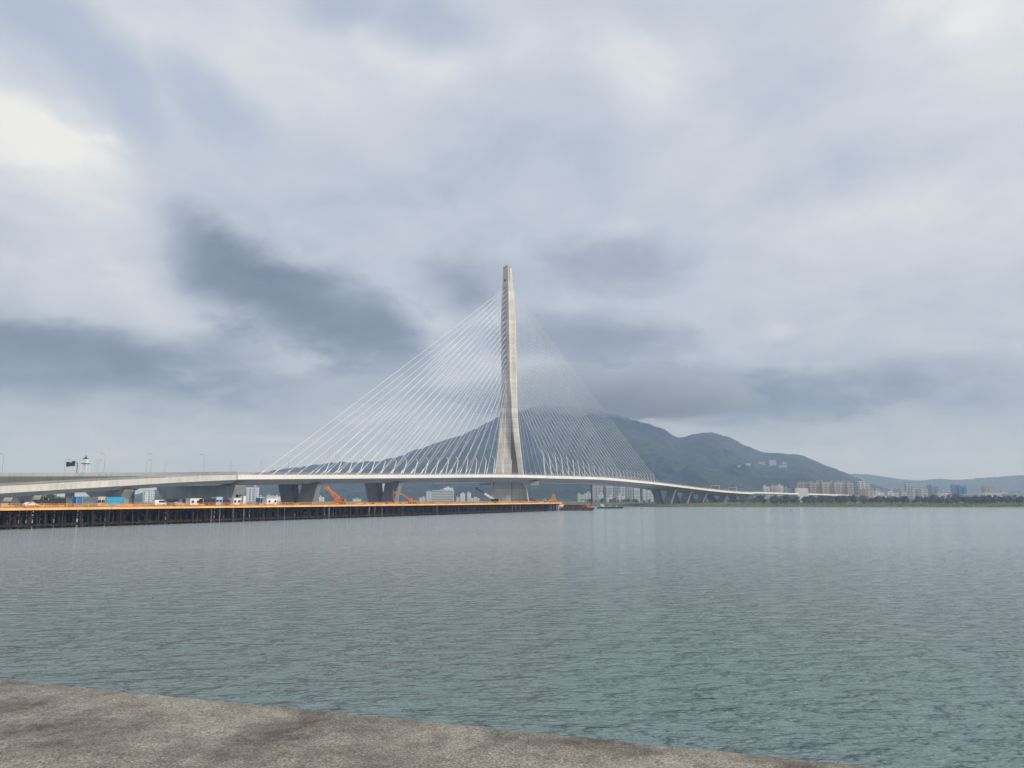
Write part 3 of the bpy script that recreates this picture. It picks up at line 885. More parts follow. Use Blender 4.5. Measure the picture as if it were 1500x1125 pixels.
ramp_w = lambda s: 11 + 18*max(0, (s - .75)/.25)**2
rp = Path([(-260, 262, 726), (-100, 281, 718), (0, 300, 713), (50, 312, 710.2), (100, 324, 707.5), (150, 338, 704.9), (200, 354, 702.2), (250, 369, 699.4), (300, 384, 697.2), (346.6, 398, 695.3)], 150, ramp_w)
rampthing = thing('ramp_bridge', 'curved concrete slip ramp descending to the left in front of the viaduct', 'ramp', loc=(-180, 350, 0))
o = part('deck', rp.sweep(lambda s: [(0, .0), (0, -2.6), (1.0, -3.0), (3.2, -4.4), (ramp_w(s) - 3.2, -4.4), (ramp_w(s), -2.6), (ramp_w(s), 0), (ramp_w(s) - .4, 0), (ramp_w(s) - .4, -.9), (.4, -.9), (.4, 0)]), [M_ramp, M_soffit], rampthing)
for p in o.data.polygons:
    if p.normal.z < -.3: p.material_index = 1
part('railing', railing(rp, .05, 1, .2, 1.0, 3.0, .05), M_rail, rampthing)
part('railing', railing(rp, .05, 1, lambda s: ramp_w(s) - .2, 1.0, 3.0, .05), M_rail, rampthing)
# the broad hammerhead that carries the joint between ramp, viaduct and main deck
j = deck.at(0.004, .0)
tj = Vector((-.90, .43, 0))
hammerhead(bridge, (j.x - .8, j.y + 1.0), tj, 58, j.z - 5.5, 7.2, 8.0, .5, (.12, .5, .85), 2.2, 5)
r2 = rp.at(rp.find(192), .8)
hammerhead(rampthing, (r2.x, r2.y), (-.94, .34, 0), 24, r2.z - 4.45, 4.0, 5.5, .5, (.12,), 2.0, 3.4)
r3 = rp.at(rp.find(62), 2.5); hammerhead(rampthing, (r3.x, r3.y), (-.94, .34, 0), 9, r3.z - 4.45, 1.6, 3.4, .5, (.4,), .6, 3.2, M_conc)
r4 = rp.at(rp.find(20), 2.5); hammerhead(rampthing, (r4.x, r4.y), (-.94, .34, 0), 9, r4.z - 4.45, 1.6, 3.4, .5, (.4,), .6, 3.8, M_conc)
r5 = rp.at(rp.find(-90), 2.5); hammerhead(rampthing, (r5.x, r5.y), (-.94, .34, 0), 9, r5.z - 4.45, 1.6, 3.4, .5, (.4,), .6, 3.2, M_conc)

# far low viaduct that carries the road on behind the trees at right
lv = Path([(1103, 1252, 721.2), (1150, 1310, 722.6), (1200, 1360, 724.0), (1260, 1420, 726.0), (1330, 1500, 728.6)], 60, 16)
lowv = thing('viaduct', 'thin low white viaduct continuing behind the trees on the far bank', 'viaduct', loc=(500, 1350, 0))
part('deck', lv.sweep(lambda s: [(0, .9), (0, -1.6), (3, -2.6), (13, -2.6), (16, -1.6), (16, .9), (15.6, .9), (15.6, 0), (.4, 0), (.4, .9)]), M_fascia, lowv)
for k in range(14):
    b_ = lv.at(.03 + k*.07, 8)
    mb = MB(); mb.box((b_.x, b_.y, (b_.z - 2.6 + 3)/2), (3.4, 2.4, b_.z - 2.6 - 3), .8); part('pier', mb, M_conc, lowv)

# ---- lamps on the bridge: raking posts that break back near the top
def kink_lamp(dirx, up):
    """post in the plane of the deck edge; dirx is its lean along the bridge (-1..1)"""
    t = thing('street_lamp', '', 'street lamp')
    l = dirx
    a = Vector((0, 0, 0)); b_ = Vector((l*6.5, 0, 9.5)); c_ = Vector((l*6.5 + (-2.6 if l >= 0 else -2.2), 0, 12.3))
    o1 = mesh_obj('pole', MB().tube([a, a.lerp(b_, .5), b_], .34, 6, .22), M_white, t)
    o2 = mesh_obj('arm', MB().tube([b_, b_.lerp(c_, .4) + Vector((0, 0, .35)), c_], .20, 6, .12), M_white, t)
    o3 = mesh_obj('lamp_head', MB().beam(c_, c_ + Vector((-.9, 0, .55)), .35, .18), M_steel, t)
    return t
protos = {}
def place_kink(s, off, lean, label, group, sc=1.0):
    key = round(lean, 1)
    if key not in protos:
        protos[key] = o = kink_lamp(key, 1)
    else:
        o = copy_tree(protos[key])
    t = deck.tan(s)
    o.location = deck.at(s, off, .1); o.rotation_euler = (0, 0, math.atan2(t.y, t.x))
    o['label'] = label; o['group'] = group; o.scale = (sc, sc, sc)
ss = [s_l0 + (s_l1 + .012 - s_l0)*k/19 for k in range(1, 20)]
for k, s_ in enumerate(ss):
    f = (k + 1)/19
    place_kink(s_, 2.2, max(.1, .95*(1 - f)**.7), 'white kinked lamp post along the near deck edge left of the mast', 'kinked lamps left of the mast', .8 + .45*f)
ss = [s_r0 - .012 + (s_r1 - s_r0 + .012)*k/26 for k in range(26)]
for k, s_ in enumerate(ss):
    f = k/26
    place_kink(s_, 2.2, -min(.6, .25 + .5*f), 'white kinked lamp post along the near deck edge right of the mast', 'kinked lamps right of the mast', .85 + 1.0*max(0, 1 - f*2.2))

# ---- ordinary lamps on the approach
def mast_lamp(h, arm, name='street_lamp'):
    t = thing(name, '', 'street lamp')
    mesh_obj('pole', MB().tube([(0, 0, 0), (0, 0, h*.5), (0, 0, h)], .13, 6, .08), M_steel, t)
    mesh_obj('arm', MB().tube([(0, 0, h - .1), (arm*.5, 0, h + .45), (arm, 0, h + .55)], .07, 6), M_steel, t)
    mesh_obj('lamp_head', MB().box((arm*1.18, 0, h + .52), (abs(arm)*.5, .32, .16)), M_dark, t)
    return t
def lamp_at(px, ytop, Y, arm, label, ybase=694):
    b_ = P(px, ybase, Y); h = P(px, ytop, Y).z - b_.z
    o = mast_lamp(h, arm); o.location = b_; o['label'] = label; o['group'] = 'lamps on the approach spans'
for (px, yt, Y, arm, lab) in [
    (3, 666, 436, -1.6, 'tall grey street lamp nearest the left end of the viaduct'),
    (94, 674, 450, 1.9, 'grey street lamp just left of the dark overhead sign'),
    (113, 677, 436, -1.5, 'short curved lamp between the dark sign and the white tower'),
    (141.5, 675, 450, 1.7, 'shorter grey street lamp right of the white tower'),
    (152, 666, 436, -1.7, 'taller grey street lamp right of the white tower'),
    (214, 675, 450, 1.5, 'shorter lamp of the close pair in the middle of the viaduct'),
    (221, 666, 436, -1.7, 'taller lamp of the close pair in the middle of the viaduct'),
    (241, 681, 440, .7, 'small leaning lamp right of the close pair of lamps'),
    (298.5, 667, 440, -1.9, 'grey street lamp alone just before the deck joint'),
    (338, 676, 425, -.4, 'thin pole with a dark box beside the deck joint'),
    (382, 673, 470, .3, 'thin white pole where the first stay cables meet the deck'),
    (422, 674, 490, .4, 'white pole standing among the outermost left stay cables')]:
    lamp_at(px, yt, Y, arm, lab)
# dark sign gantry
g = thing('sign_gantry', 'dark overhead sign on a bracket standing on the viaduct', 'sign', loc=P(108, 694, 440))
o0 = P(108, 694, 440)
mb = MB(); mb.tube([(3.5*.39*1.2, 0, 0), (1.6, 0, 6.0), (.6, 0, 6.6)], .16, 6); mesh_obj('post', mb, M_dark, g)
mb = MB(); mb.box((-2.2, 0, 5.3), (4.6, .5, 2.0)); mb.box((-.7, -.05, 6.4), (1.7, .6, 1.6)); mb.box((-3.6, .06, 5.4), (2.2, .4, 2.7)); mesh_obj('sign_panel', mb, M_dark, g)
mb = MB(); mb.beam((-4.8, .3, 4.6), (1.6, .3, 4.8), .18, .18); mb.beam((-4.8, .3, 6.0), (1.6, .3, 6.1), .18, .18); mesh_obj('bracket', mb, M_steel, g)
# white lattice light tower behind the viaduct
tb = P(123.5, 700, 470); th = P(123.5, 668, 470).z
tw = thing('lattice_tower', 'white lattice tower with dark top standing behind the viaduct', 'tower', loc=(tb.x, tb.y, 12))
mb = MB(); zt = P(123.5, 679.5, 470).z - 12; hw0, hw1 = 2.7, 1.3
for sx_ in (-1, 1):
    for sy_ in (-1, 1): mb.tube([(sx_*hw0, sy_*hw0, 0), (sx_*hw1, sy_*hw1, zt)], .24, 5)
nb = 6
for k in range(nb):
    a, b_ = k/nb, (k + 1)/nb
    wa, wb = hw0 + (hw1 - hw0)*a, hw0 + (hw1 - hw0)*b_
    for sy_ in (-1, 1):
        mb.beam((-wa, sy_*wa, zt*a), (wb, sy_*wb, zt*b_), .2, .2); mb.beam((wa, sy_*wa, zt*a), (-wb, sy_*wb, zt*b_), .2, .2)
        mb.beam((sy_*wa, -wa, zt*a), (sy_*wb, wb, zt*b_), .2, .2); mb.beam((-wb, sy_*wb, zt*b_), (wb, sy_*wb, zt*b_), .2, .2)
mesh_obj('frame', mb, M_white, tw)
mb = MB(); mb.box((0, 0, zt + .2), (3.4, 3.4, .35)); mesh_obj('platform', mb, M_dark, tw)
mb = MB(); mb.box((0, 0, zt + 1.7), (2.5, 2.5, 2.6)); mesh_obj('cabin', mb, M_white, tw)
mb = MB(); mb.box((0, 0, zt + 3.3), (2.9, 2.9, .6), 0, .4); mb.tube([(0, 0, zt + 3.4), (0, 0, zt + 5.6)], .25, 6, .08); mb.box((0, 0, zt + 3.9), (.8, .8, .9)); mesh_obj('roof', mb, M_dark, tw)
# sign frames on the right-hand approach
for (px, lab) in ((1053, 'white sign frame over the bridge road, left of two on the right approach'), (1078, 'white sign frame with a dark device, right of two on the right approach')):
    s_ = deck.find(px, 4); b0 = deck.at(s_, 3, .1); b1 = deck.at(s_, 16, .1); gt = thing('sign_gantry', lab, 'sign frame', loc=b0)
    d_ = b1 - b0
    mesh_obj('post', MB().tube([(0, 0, 0), (0, 0, 7)], .28, 6), M_white, gt); mesh_obj('post', MB().tube([d_, d_ + Vector((0, 0, 7))], .28, 6), M_white, gt)
    mb = MB(); mb.beam((0, 0, 6.8), d_ + Vector((0, 0, 6.8)), .5, .7); mesh_obj('beam', mb, M_white, gt)
    if px > 1060:
        mb = MB(); mb.beam(d_*.35 + Vector((0, 0, 8.2)), d_*.6 + Vector((0, 0, 8.2)), .8, 1.8); mesh_obj('sign_panel', mb, M_dark, gt)
    else:
        mb = MB(); mb.beam(d_*.2 + Vector((0, 0, 1.4)), d_*.9 + Vector((0, 0, 1.4)), .3, .5); mesh_obj('rail', mb, M_white, gt)

# ================================================================== CONSTRUCTION TRESTLE
ta = Vector((-199.0, 105.0, 0)); ta = Vector((-145, 218, 0)) + (Vector((-145, 218, 0)) - Vector((38.5, 600, 0))).normalized()*60
tb_ = Vector((38.5, 600, 0))
td = (tb_ - ta).normalized(); tn = Vector((-td.y, td.x, 0)); TL = (tb_ - ta).length
TZ = 6.25
def T(s, off=0.0, z=0.0): return ta + td*s + tn*off + Vector((0, 0, z))
def Tpx(px, off=0.0):
    lo, hi = 0.0, TL
    for _ in range(50):
        m_ = (lo + hi)/2
        if PX(T(m_, off, TZ)) < px: lo = m_
        else: hi = m_
    return lo
ang = math.atan2(td.y, td.x)
trestle = thing('construction_trestle', 'long orange-edged construction trestle on dark steel piles beside the bridge', 'trestle', loc=tuple(T(TL/2)))
TW = 22
def tpart(name, mb, m, parent=trestle): return part(name, mb, m, parent)
mb = MB(); seg = 12.0; n = int(TL/seg)
for k in range(n):
    a, b_ = k*TL/n + .06, (k + 1)*TL/n - .06
    mb.beam(T(a, 0, TZ - .38), T(b_, 0, TZ - .38), .35, .76)
    mb.beam(T(a, -.12, TZ - .04), T(b_, -.12, TZ - .04), .3, .1); mb.beam(T(a, -.12, TZ - .72), T(b_, -.12, TZ - .72), .3, .1)
tpart('edge_beam', mb, M_orange)
mb = MB(); mb.prism([T(0, .2, TZ), T(TL, .2, TZ), T(TL, TW, TZ), T(0, TW, TZ)], (0, 0, -.18)); tpart('deck', mb, M_deckwood)
mb = MB()
k = 0.0
while k < TL:
    a = T(k, .15, TZ); mb.beam(a, a + Vector((0, 0, 1.15)), .15, .15); k += 2.4
for z in (.35, .72, 1.1):
    mb.beam(T(0, .15, TZ + z), T(TL, .15, TZ + z), .08, .09)
k = 0.0
while k < TL:                              # safety boards, fixed in short lengths
    if random.random() < .4: mb.beam(T(k + .05, .22, TZ + .42), T(k + 2.9, .22, TZ + .42), .03, .46)
    k += 3.0
tpart('railing', mb, M_orail)
mb = MB()
for s_ in np.arange(0, TL, 6): mb.beam(T(s_, 0.6, TZ - .75), T(s_, TW - .4, TZ - .75), .4, .7)
for o_ in (4, 9, 14, 19, 21.4): mb.beam(T(0, o_, TZ - .5), T(TL, o_, TZ - .5), .5, .9)
tpart('floor_beams', mb, M_pile)
# front row of piles: each its own part
rng = random.Random(3)
npile = 99
for i in range(npile):
    s_ = (i + .5 + rng.uniform(-.28, .28))*TL/npile
    px_ = PX(T(s_))
    pale = rng.random() < (.35 if 320 < px_ < 460 or 530 < px_ < 560 else .14)
    mb = MB(); mb.tube([T(s_, .7, -2), T(s_, .7, TZ - .9)], rng.uniform(.16, .30), 8)
    tpart('pile', mb, M_palepile if pale else M_pile)
mb = MB()
for row, gap in ((3.5, 2.4), (7, 2.2), (11, 2.2), (15, 2.0), (18.5, 1.7), (21, 1.5)):
    s_ = rng.uniform(0, gap)
    while s_ < TL:
        mb.tube([T(s_, row, -2), T(s_, row, TZ - .8)], .34, 6); s_ += gap*rng.uniform(.7, 1.3)
stuff(tpart('inner_piles', mb, M_pile))
mb = MB()
for i in range(int(TL/9)):
    a = i*9.0
    if rng.random() < .6: mb.beam(T(a, 1.6, .7), T(a + 6, 1.6, TZ - 1.2), .22, .22)
    if rng.random() < .45: mb.beam(T(a + 6, 1.9, .7), T(a, 1.9, TZ - 1.2), .22, .22)
for z, o_ in ((1.0, 1.3), (1.2, 5), (3.4, 8), (1.1, 12), (4.6, 2.2), (2.6, 16), (4.2, 12)): mb.beam(T(0, o_, z), T(TL, o_, z), .35, .5)
tpart('bracing', mb, M_pile)
# end platform, one step lower
mb = MB(); mb.beam(T(TL + .1, 4, TZ - 1.4), T(TL + .1, 12, TZ - 1.4), .5, 1.0); mb.box(T(TL - 2, 1.2, TZ - 2.0), (9, 3, .5), ang); mb.beam(T(TL - 7, -.5, TZ - 2.1), T(TL + 2, -.5, TZ - 2.1), .3, 1.3)
tpart('end_platform', mb, M_orange)

# ---- machines, cabins and vehicles on the trestle
def place(o, px, off, rz=None, dz=0.0):
    s_ = Tpx(px, off); o.location = T(s_, off, TZ + dz); o.rotation_euler = (0, 0, ang if rz is None else rz); return o

def wheel(parent, x, y, r=.34, w=.24, name='wheel'):
    mb = MB(); mb.tube([(x, y - w/2, r), (x, y + w/2, r)], r, 14); o = mesh_obj(name, mb, M_tyre, parent, True)
    mb = MB(); mb.tube([(x, y - w/2 - .02, r), (x, y + w/2 + .02, r)], r*.55, 10); mesh_obj('rim', mb, M_steel, o)
def car(label, m, van=False):
    t = thing('parked_van' if van else 'parked_car', label, 'van' if van else 'car')
    if van: prof = [(-2.4, .35), (2.35, .35), (2.45, .95), (1.9, 1.25), (1.3, 2.1), (-2.35, 2.15), (-2.45, 1.0)]
    else: prof = [(-2.2, .35), (2.2, .35), (2.25, .75), (1.3, .95), (.55, 1.5), (-1.2, 1.52), (-2.0, 1.05), (-2.25, .95)]
    mb = MB(); rings = []
    for y, k in ((-.88, .94), (-.8, 1), (.8, 1), (.88, .94)):
        rings.append([Vector((x*k, y*(1 if z < 1 else .88), .35 + (z - .35)*k)) for x, z in prof])
    mb.loft(rings); mesh_obj('body', mb, m, t)
    mb = MB(); z0, z1 = (1.25, 1.95) if van else (1.0, 1.42)
    for y in (-1, 1): mb.box((-.3 if not van else .4, y*(.80 if van else .785), (z0 + z1)/2), (2.4 if van else 2.0, .05, z1 - z0))
    mesh_obj('side_window', mb, M_glass, t)
    for x in (-1.35, 1.35):
        for y in (-.8, .8): wheel(t, x, y)
    return t
def container(label, m, L=6.1, w=2.45, h=2.6, name='container', cat='container'):
    t = thing(name, label, cat)
    mb = MB(); mb.box((0, 0, h/2 + .1), (L, w, h))
    k = -L/2 + .3
    while k < L/2 - .2:
        for sg in (-1, 1): mb.box((k, sg*(w/2 + .02), h/2 + .1), (.12, .05, h*.88))
        k += .32
    mesh_obj('shell', mb, m, t)
    mb = MB()
    for sg in (-.55, .55): mb.box((L/2 + .03, sg, h/2 + .1), (.05, 1.0, h*.85)); mb.beam((L/2 + .09, sg*.6, .4), (L/2 + .09, sg*.6, h - .2), .06, .06)
    mesh_obj('door', mb, m, t)
    for x in (-L/2, L/2):
        for y in (-w/2, w/2): mesh_obj('corner_post', MB().box((x, y, h/2 + .1), (.16, .16, h + .06)), M_steel, t)
    return t
def cabin(label, m, L=5.0, h=2.6, roof=M_white):
    t = thing('site_cabin', label, 'site cabin')
    mb = MB(); mb.box((0, 0, h/2 + .2), (L, 2.4, h)); mesh_obj('wall', mb, m, t)
    mb = MB(); mb.box((0, 0, h + .28), (L + .3, 2.7, .16)); mesh_obj('roof', mb, roof, t)
    mb = MB()
    for x in (-L*.28, L*.22): mb.box((x, -1.22, h*.62), (1.1, .06, .9))
    mesh_obj('window', mb, M_glass, t)
    mb = MB(); mb.box((L*.42, -1.22, h*.45), (.8, .06, 1.9)); mesh_obj('door', mb, M_greypaint, t)
    return t
def crawler(t, L=5.0, w=3.2, h=1.0, m=M_dark):
    for sg in (-1, 1):
        mb = MB(); prof = [(-L/2, h*.5), (-L/2 + .4, 0), (L/2 - .4, 0), (L/2, h*.5), (L/2 - .4, h), (-L/2 + .4, h)]
        mb.prism([Vector((x, sg*w/2 - .35, z)) for x, z in prof], (0, .7, 0)); mesh_obj('track', mb, m, t)
def crane(label, m, boom_to, thick, dark_tip=False, mboom=None):
    t = thing('crawler_crane', label, 'crane')
    crawler(t)
    mb = MB(); mb.prism([Vector((x, -1.4, z)) for x, z in ((-2.6, 1.05), (2.4, 1.05), (2.4, 2.0), (1.2, 3.0), (-.4, 2.7), (-2.6, 2.9))], (0, 2.8, 0)); mesh_obj('engine_house', mb, m, t)
    mb = MB(); mb.prism([Vector((x, -1.65, z)) for x, z in ((1.0, 1.2), (2.5, 1.2), (2.4, 2.6), (1.7, 3.0), (1.0, 3.0))], (0, 1.1, 0)); o = mesh_obj('cab', mb, m, t)
    mb = MB(); mb.box((1.9, -1.68, 2.2), (.9, .05, .9)); mesh_obj('window', mb, M_glass, o)
    a, b_ = Vector((-.6, 0, 2.4)), Vector(boom_to); mid = a.lerp(b_, .55)
    mb = MB(); mb.beam(a, mid, thick, thick*1.15); o = mesh_obj('boom', mb, mboom or m, t)
    mb = MB(); mb.beam(mid, b_, thick*.72, thick*.8); mb.box(b_, (thick*1.1, thick, thick*1.1)); mesh_obj('boom_extension', mb, M_dark if dark_tip else m, o)
    mb = MB(); mb.beam((1.0, 0, 1.8), a.lerp(b_, .35) - Vector((0, 0, thick*.4)), .3, .3); mesh_obj('ram', mb, M_steel, t)
    mb = MB(); mb.tube([b_, b_ - Vector((0, 0, 2.4))], .05, 4); mb.box(b_ - Vector((0, 0, 2.6)), (.3, .3, .5)); mesh_obj('hook', mb, M_dark, t)
    return t
def excavator(label, m):
    t = thing('excavator', label, 'excavator')
    crawler(t, 4.4, 3.0, .95)
    mb = MB(); mb.prism([Vector((x, -1.3, z)) for x, z in ((-2.6, 1.05), (1.6, 1.05), (1.6, 1.8), (-.6, 2.2), (-2.6, 2.1))], (0, 2.6, 0)); mesh_obj('body', mb, m, t)
    mb = MB(); mb.prism([Vector((x, -1.25, z)) for x, z in ((.2, 1.2), (1.7, 1.2), (1.7, 2.3), (1.2, 3.0), (.2, 3.0))], (0, 1.1, 0)); o = mesh_obj('cab', mb, m, t)
    mb = MB(); mb.box((1.0, -1.27, 2.4), (1.0, .05, .8)); mesh_obj('window', mb, M_glass, o)
    p = [Vector((1.0, .3, 1.8)), Vector((4.6, .3, 4.6)), Vector((9.0, .3, 6.6))]
    mb = MB(); mb.beam(p[0], p[1], .7, .9, .6, .8); mb.beam(p[1], p[2], .6, .8, .45, .5); o = mesh_obj('boom', mb, m, t)
    mb = MB(); mb.beam(p[2], p[2] + Vector((1.3, 0, -1.6)), .4, .5); mb.beam(p[2] + Vector((1.2, 0, 1.0)), p[2] + Vector((1.2, 0, -5.2)), .28, .28); mesh_obj('stick', mb, m, o)
    mb = MB(); mb.prism([p[2] + Vector((x, -.5, z)) for x, z in ((.7, -5.0), (1.7, -5.0), (1.6, -6.0), (.4, -6.1))], (0, 1, 0)); mesh_obj('bucket', mb, M_dark, o)
    mb = MB(); mb.beam((1.2, .3, 1.6), (3.6, .3, 3.2), .22, .22); mesh_obj('ram', mb, M_steel, t)
    return t

place(car('white car parked near the left end of the trestle', M_white), 45, 4)
place(car('dark parked van with its row of trees behind at left', M_dark, True), 62, 7)
place(container('dark equipment container standing behind the dark van', M_dark, 6.1, name='container'), 80, 15)
place(container('small upright blue tank box alone on the trestle', M_blue, 2.0, 2.0, 3.1, 'tool_container'), 112.5, 4)
place(cabin('beige site cabin left of the bright blue container', M_beige, 2.6, 2.8), 144.5, 4.5)
place(container('bright cyan blue container on the trestle', M_cyan, 6.6, 2.5, 3.0), 165, 4.5)
place(car('white van parked under the wide dark pier cap', M_white, True), 233, 4)
place(car('silver car parked right of the white van', M_steel), 262, 5)
place(cabin('low white site cabin in front of the wide pier cap', M_white, 5.0, 2.4), 283, 7)
place(container('low dark container under the near end of the pier cap', M_dark, 6.0, 2.4, 2.5), 303, 5)
place(cabin('pale blue site cabin below the deck joint', mat('pale blue panel', (.42, .56, .66), .6, .15, .5), 3.0, 2.9), 317.5, 4.5)
place(car('dark parked car just right of the pale blue cabin', M_dark, True), 330, 6)
place(cabin('white cabin with boxes right of the deck joint', M_white, 4.0, 2.6), 344, 5)
place(container('tall narrow black cabinet on the trestle', M_dark, 1.6, 1.6, 4.2, 'cabinet', 'cabinet'), 349, 8)
place(container('tall narrow white cabinet right of the black one', M_white, 1.4, 1.6, 3.6, 'cabinet', 'cabinet'), 355.5, 6)
place(container('dark blue container left of the first V pier', M_blue, 5.0, 2.4, 2.9), 384, 10)
place(cabin('white site cabin between dark container and first V pier', M_white, 7, 2.5), 396, 7)
D_ = lambda px: T(Tpx(px, 6), 6).y*.99/1127            # metres per photo pixel at that station
k = D_(493)
place(crane('orange crawler crane with stubby raised boom between the two V piers', M_crane, (-20.5*k, 0, 2.4 + 17*k), 4.6*k), 498, 8, 0.0)
place(excavator('orange excavator with bent arm in front of the right V pier', M_crane), 604, 7, math.pi)
k = D_(715)
place(crane('dark crane with white boom left of the mast foot', M_dark, (-28*k, 0, 2.2 + 17*k), 3.0*k, True, M_white), 725, 12, 0.0)
# amber piling rig near the end of the trestle
k = D_(805)
rig = thing('piling_rig', 'amber piling rig with a short triangular tower near the trestle end', 'piling rig')
crawler(rig, 9, 4.2, 1.2)
mb = MB(); mb.prism([Vector((x, -2, z)) for x, z in ((-10*k, 1.2), (5*k, 1.2), (5*k, 5*k), (0, 5.5*k), (-2*k, 3.4*k), (-9.5*k, 3.4*k))], (0, 4, 0)); mesh_obj('engine_house', mb, M_yellow, rig)
mb = MB(); mb.prism([Vector((x, -2.2, z)) for x, z in ((-10.5*k, 1.4), (-7*k, 1.4), (-7*k, 5.2*k), (-9*k, 5.8*k), (-10.5*k, 4*k))], (0, 1.6, 0)); o = mesh_obj('cab', mb, M_white, rig)
mb = MB(); mb.box((-8.8*k, -2.23, 3.8*k), (2.4*k, .05, 1.6*k)); mesh_obj('window', mb, M_glass, o)
mb = MB()
for a_, b2 in (((1*k, 0, 2*k), (5.6*k, 0, 14.5*k)), ((9*k, 0, 1*k), (5.6*k, 0, 14.5*k)), ((2.5*k, .8, 6*k), (8*k, .8, 6*k)), ((4*k, .8, 10*k), (6.8*k, .8, 10*k)), ((5.6*k, 0, 1*k), (5.6*k, 0, 14*k))): mb.beam(a_, b2, 1.3*k, 1.3*k)
mesh_obj('tower', mb, M_yellow, rig)
place(rig, 806, 8, 0.0)
# rust red boom lying beside the mast foot
k = D_(780)
t = thing('folded_boom', 'rust red folded crane boom right of the mast foot', 'crane boom')
mb = MB()
for a_, b2 in (((-5*k, 0, 7*k), (8*k, 0, 1*k)), ((-5*k, 0, 5*k), (7*k, 0, .4*k)), ((-5*k, 0, 7.5*k), (-5*k, 0, 3*k)), ((-1*k, 0, 5.3*k), (-1*k, 0, 2.8*k)), ((3*k, 0, 3.4*k), (3*k, 0, 1.8*k)), ((-5*k, 0, 5*k), (-1*k, 0, 5.3*k)), ((-1*k, 0, 2.8*k), (3*k, 0, 3.4*k))): mb.beam(a_, b2, .4, .45)
mesh_obj('lattice', mb, M_rust, t)
mb = MB(); mb.box((6*k, 0, .8), (4*k, 2.4, 1.6)); mesh_obj('counterweight', mb, M_crane, t)
place(t, 781, 10, 0.0)

# ---- barges at the trestle end
def hull(L, w, h, bow=2.5):
    mb = MB(); mb.prism([Vector((x, -w/2, z)) for x, z in ((-L/2, -.8), (L/2 - bow, -.8), (L/2, h*.55), (L/2, h), (-L/2, h))], (0, w, 0)); return mb
k = 600/1127
bg_ = thing('work_barge', 'rusty flat work barge moored at the right end of the trestle', 'barge', loc=tuple(P(846, 748, 612) * 1))
bg_.location.z = 0
mesh_obj('hull', hull(48*k, 11, 2.4), M_hull, bg_)
mb = MB(); rr = random.Random(5)
for i in range(26): mb.box((rr.uniform(-22, 12)*k, rr.uniform(-4, 4), 2.4 + rr.uniform(.3, 1.2)), (rr.uniform(.8, 3.2), rr.uniform(.8, 2), rr.uniform(.8, 2.2)), rr.uniform(0, 3))
mesh_obj('deck_cargo', mb, M_hull, bg_)
mb = MB()
for i in range(9): mb.beam((-22*k + i*4.4*k, -5.3, 2.4), (-22*k + i*4.4*k, -5.3, 3.6), .1, .1)
mb.beam((-22*k, -5.3, 3.6), (14*k, -5.3, 3.6), .1, .1); mesh_obj('railing', mb, M_rust, bg_)
mb = MB(); mb.box((18*k, 0, 3.4), (9*k, 5, 2.0)); mb.box((15*k, 0, 4.6), (4*k, 3.4, 1.0)); o = mesh_obj('deckhouse', mb, M_crane, bg_)
mb = MB(); mb.box((18*k, -2.55, 3.8), (5*k, .06, .6)); mesh_obj('window', mb, M_glass, o)
mb = MB()
for x_ in (-18, -4, 8, 21): mb.tube([(x_*k, -5.75, .2), (x_*k, -5.75, 1.6)], .45, 8)
mesh_obj('fender', mb, M_tyre, bg_)
sp_ = thing('spud_pole', 'tall black spud pole standing upright beside the orange deckhouse', 'pole', loc=(P(866.5, 740, 640).x, 640, -1))
zt = P(866.5, 711, 640).z + 1
mesh_obj('shaft', MB().tube([(0, 0, 0), (0, 0, zt)], .62, 10), M_dark, sp_)
mesh_obj('collar', MB().tube([(0, 0, 4.2), (0, 0, 5.4)], 1.0, 10), M_rust, sp_)
b2 = thing('mud_barge', 'low dark barge floating to the right of the rusty work barge', 'barge', loc=(P(894, 742, 760).x, 760, 0))
k = 760/1127
mesh_obj('hull', hull(36*k, 9, 1.6, 3), M_dark, b2)
mb = MB()
for i in range(10): mb.box((rr.uniform(-14, 10)*k, rr.uniform(-3, 3), 1.6 + .5), (rr.uniform(1, 3), rr.uniform(1, 2), rr.uniform(.6, 1.5)), rr.uniform(0, 3))
mesh_obj('deck_cargo', mb, M_greypaint, b2)
mb = MB(); mb.box((-12*k, 0, 2.8), (3.0, 3.0, 2.2)); mesh_obj('wheelhouse', mb, M_white, b2)
by = P(1158.5, 748.2, 590); bu = thing('buoy', 'small dark buoy floating alone on the open water', 'buoy', loc=(by.x, 590, 0))
mesh_obj('float', MB().loft([[Vector((math.cos(a)*r_, math.sin(a)*r_, z)) for a in [i*math.pi/5 for i in range(10)]] for r_, z in ((.3, -.3), (.7, 0), (.7, .4), (.25, .7))]), M_rust, bu)
mesh_obj('marker', MB().tube([(0, 0, .6), (0, 0, 1.5)], .12, 6), M_dark, bu)

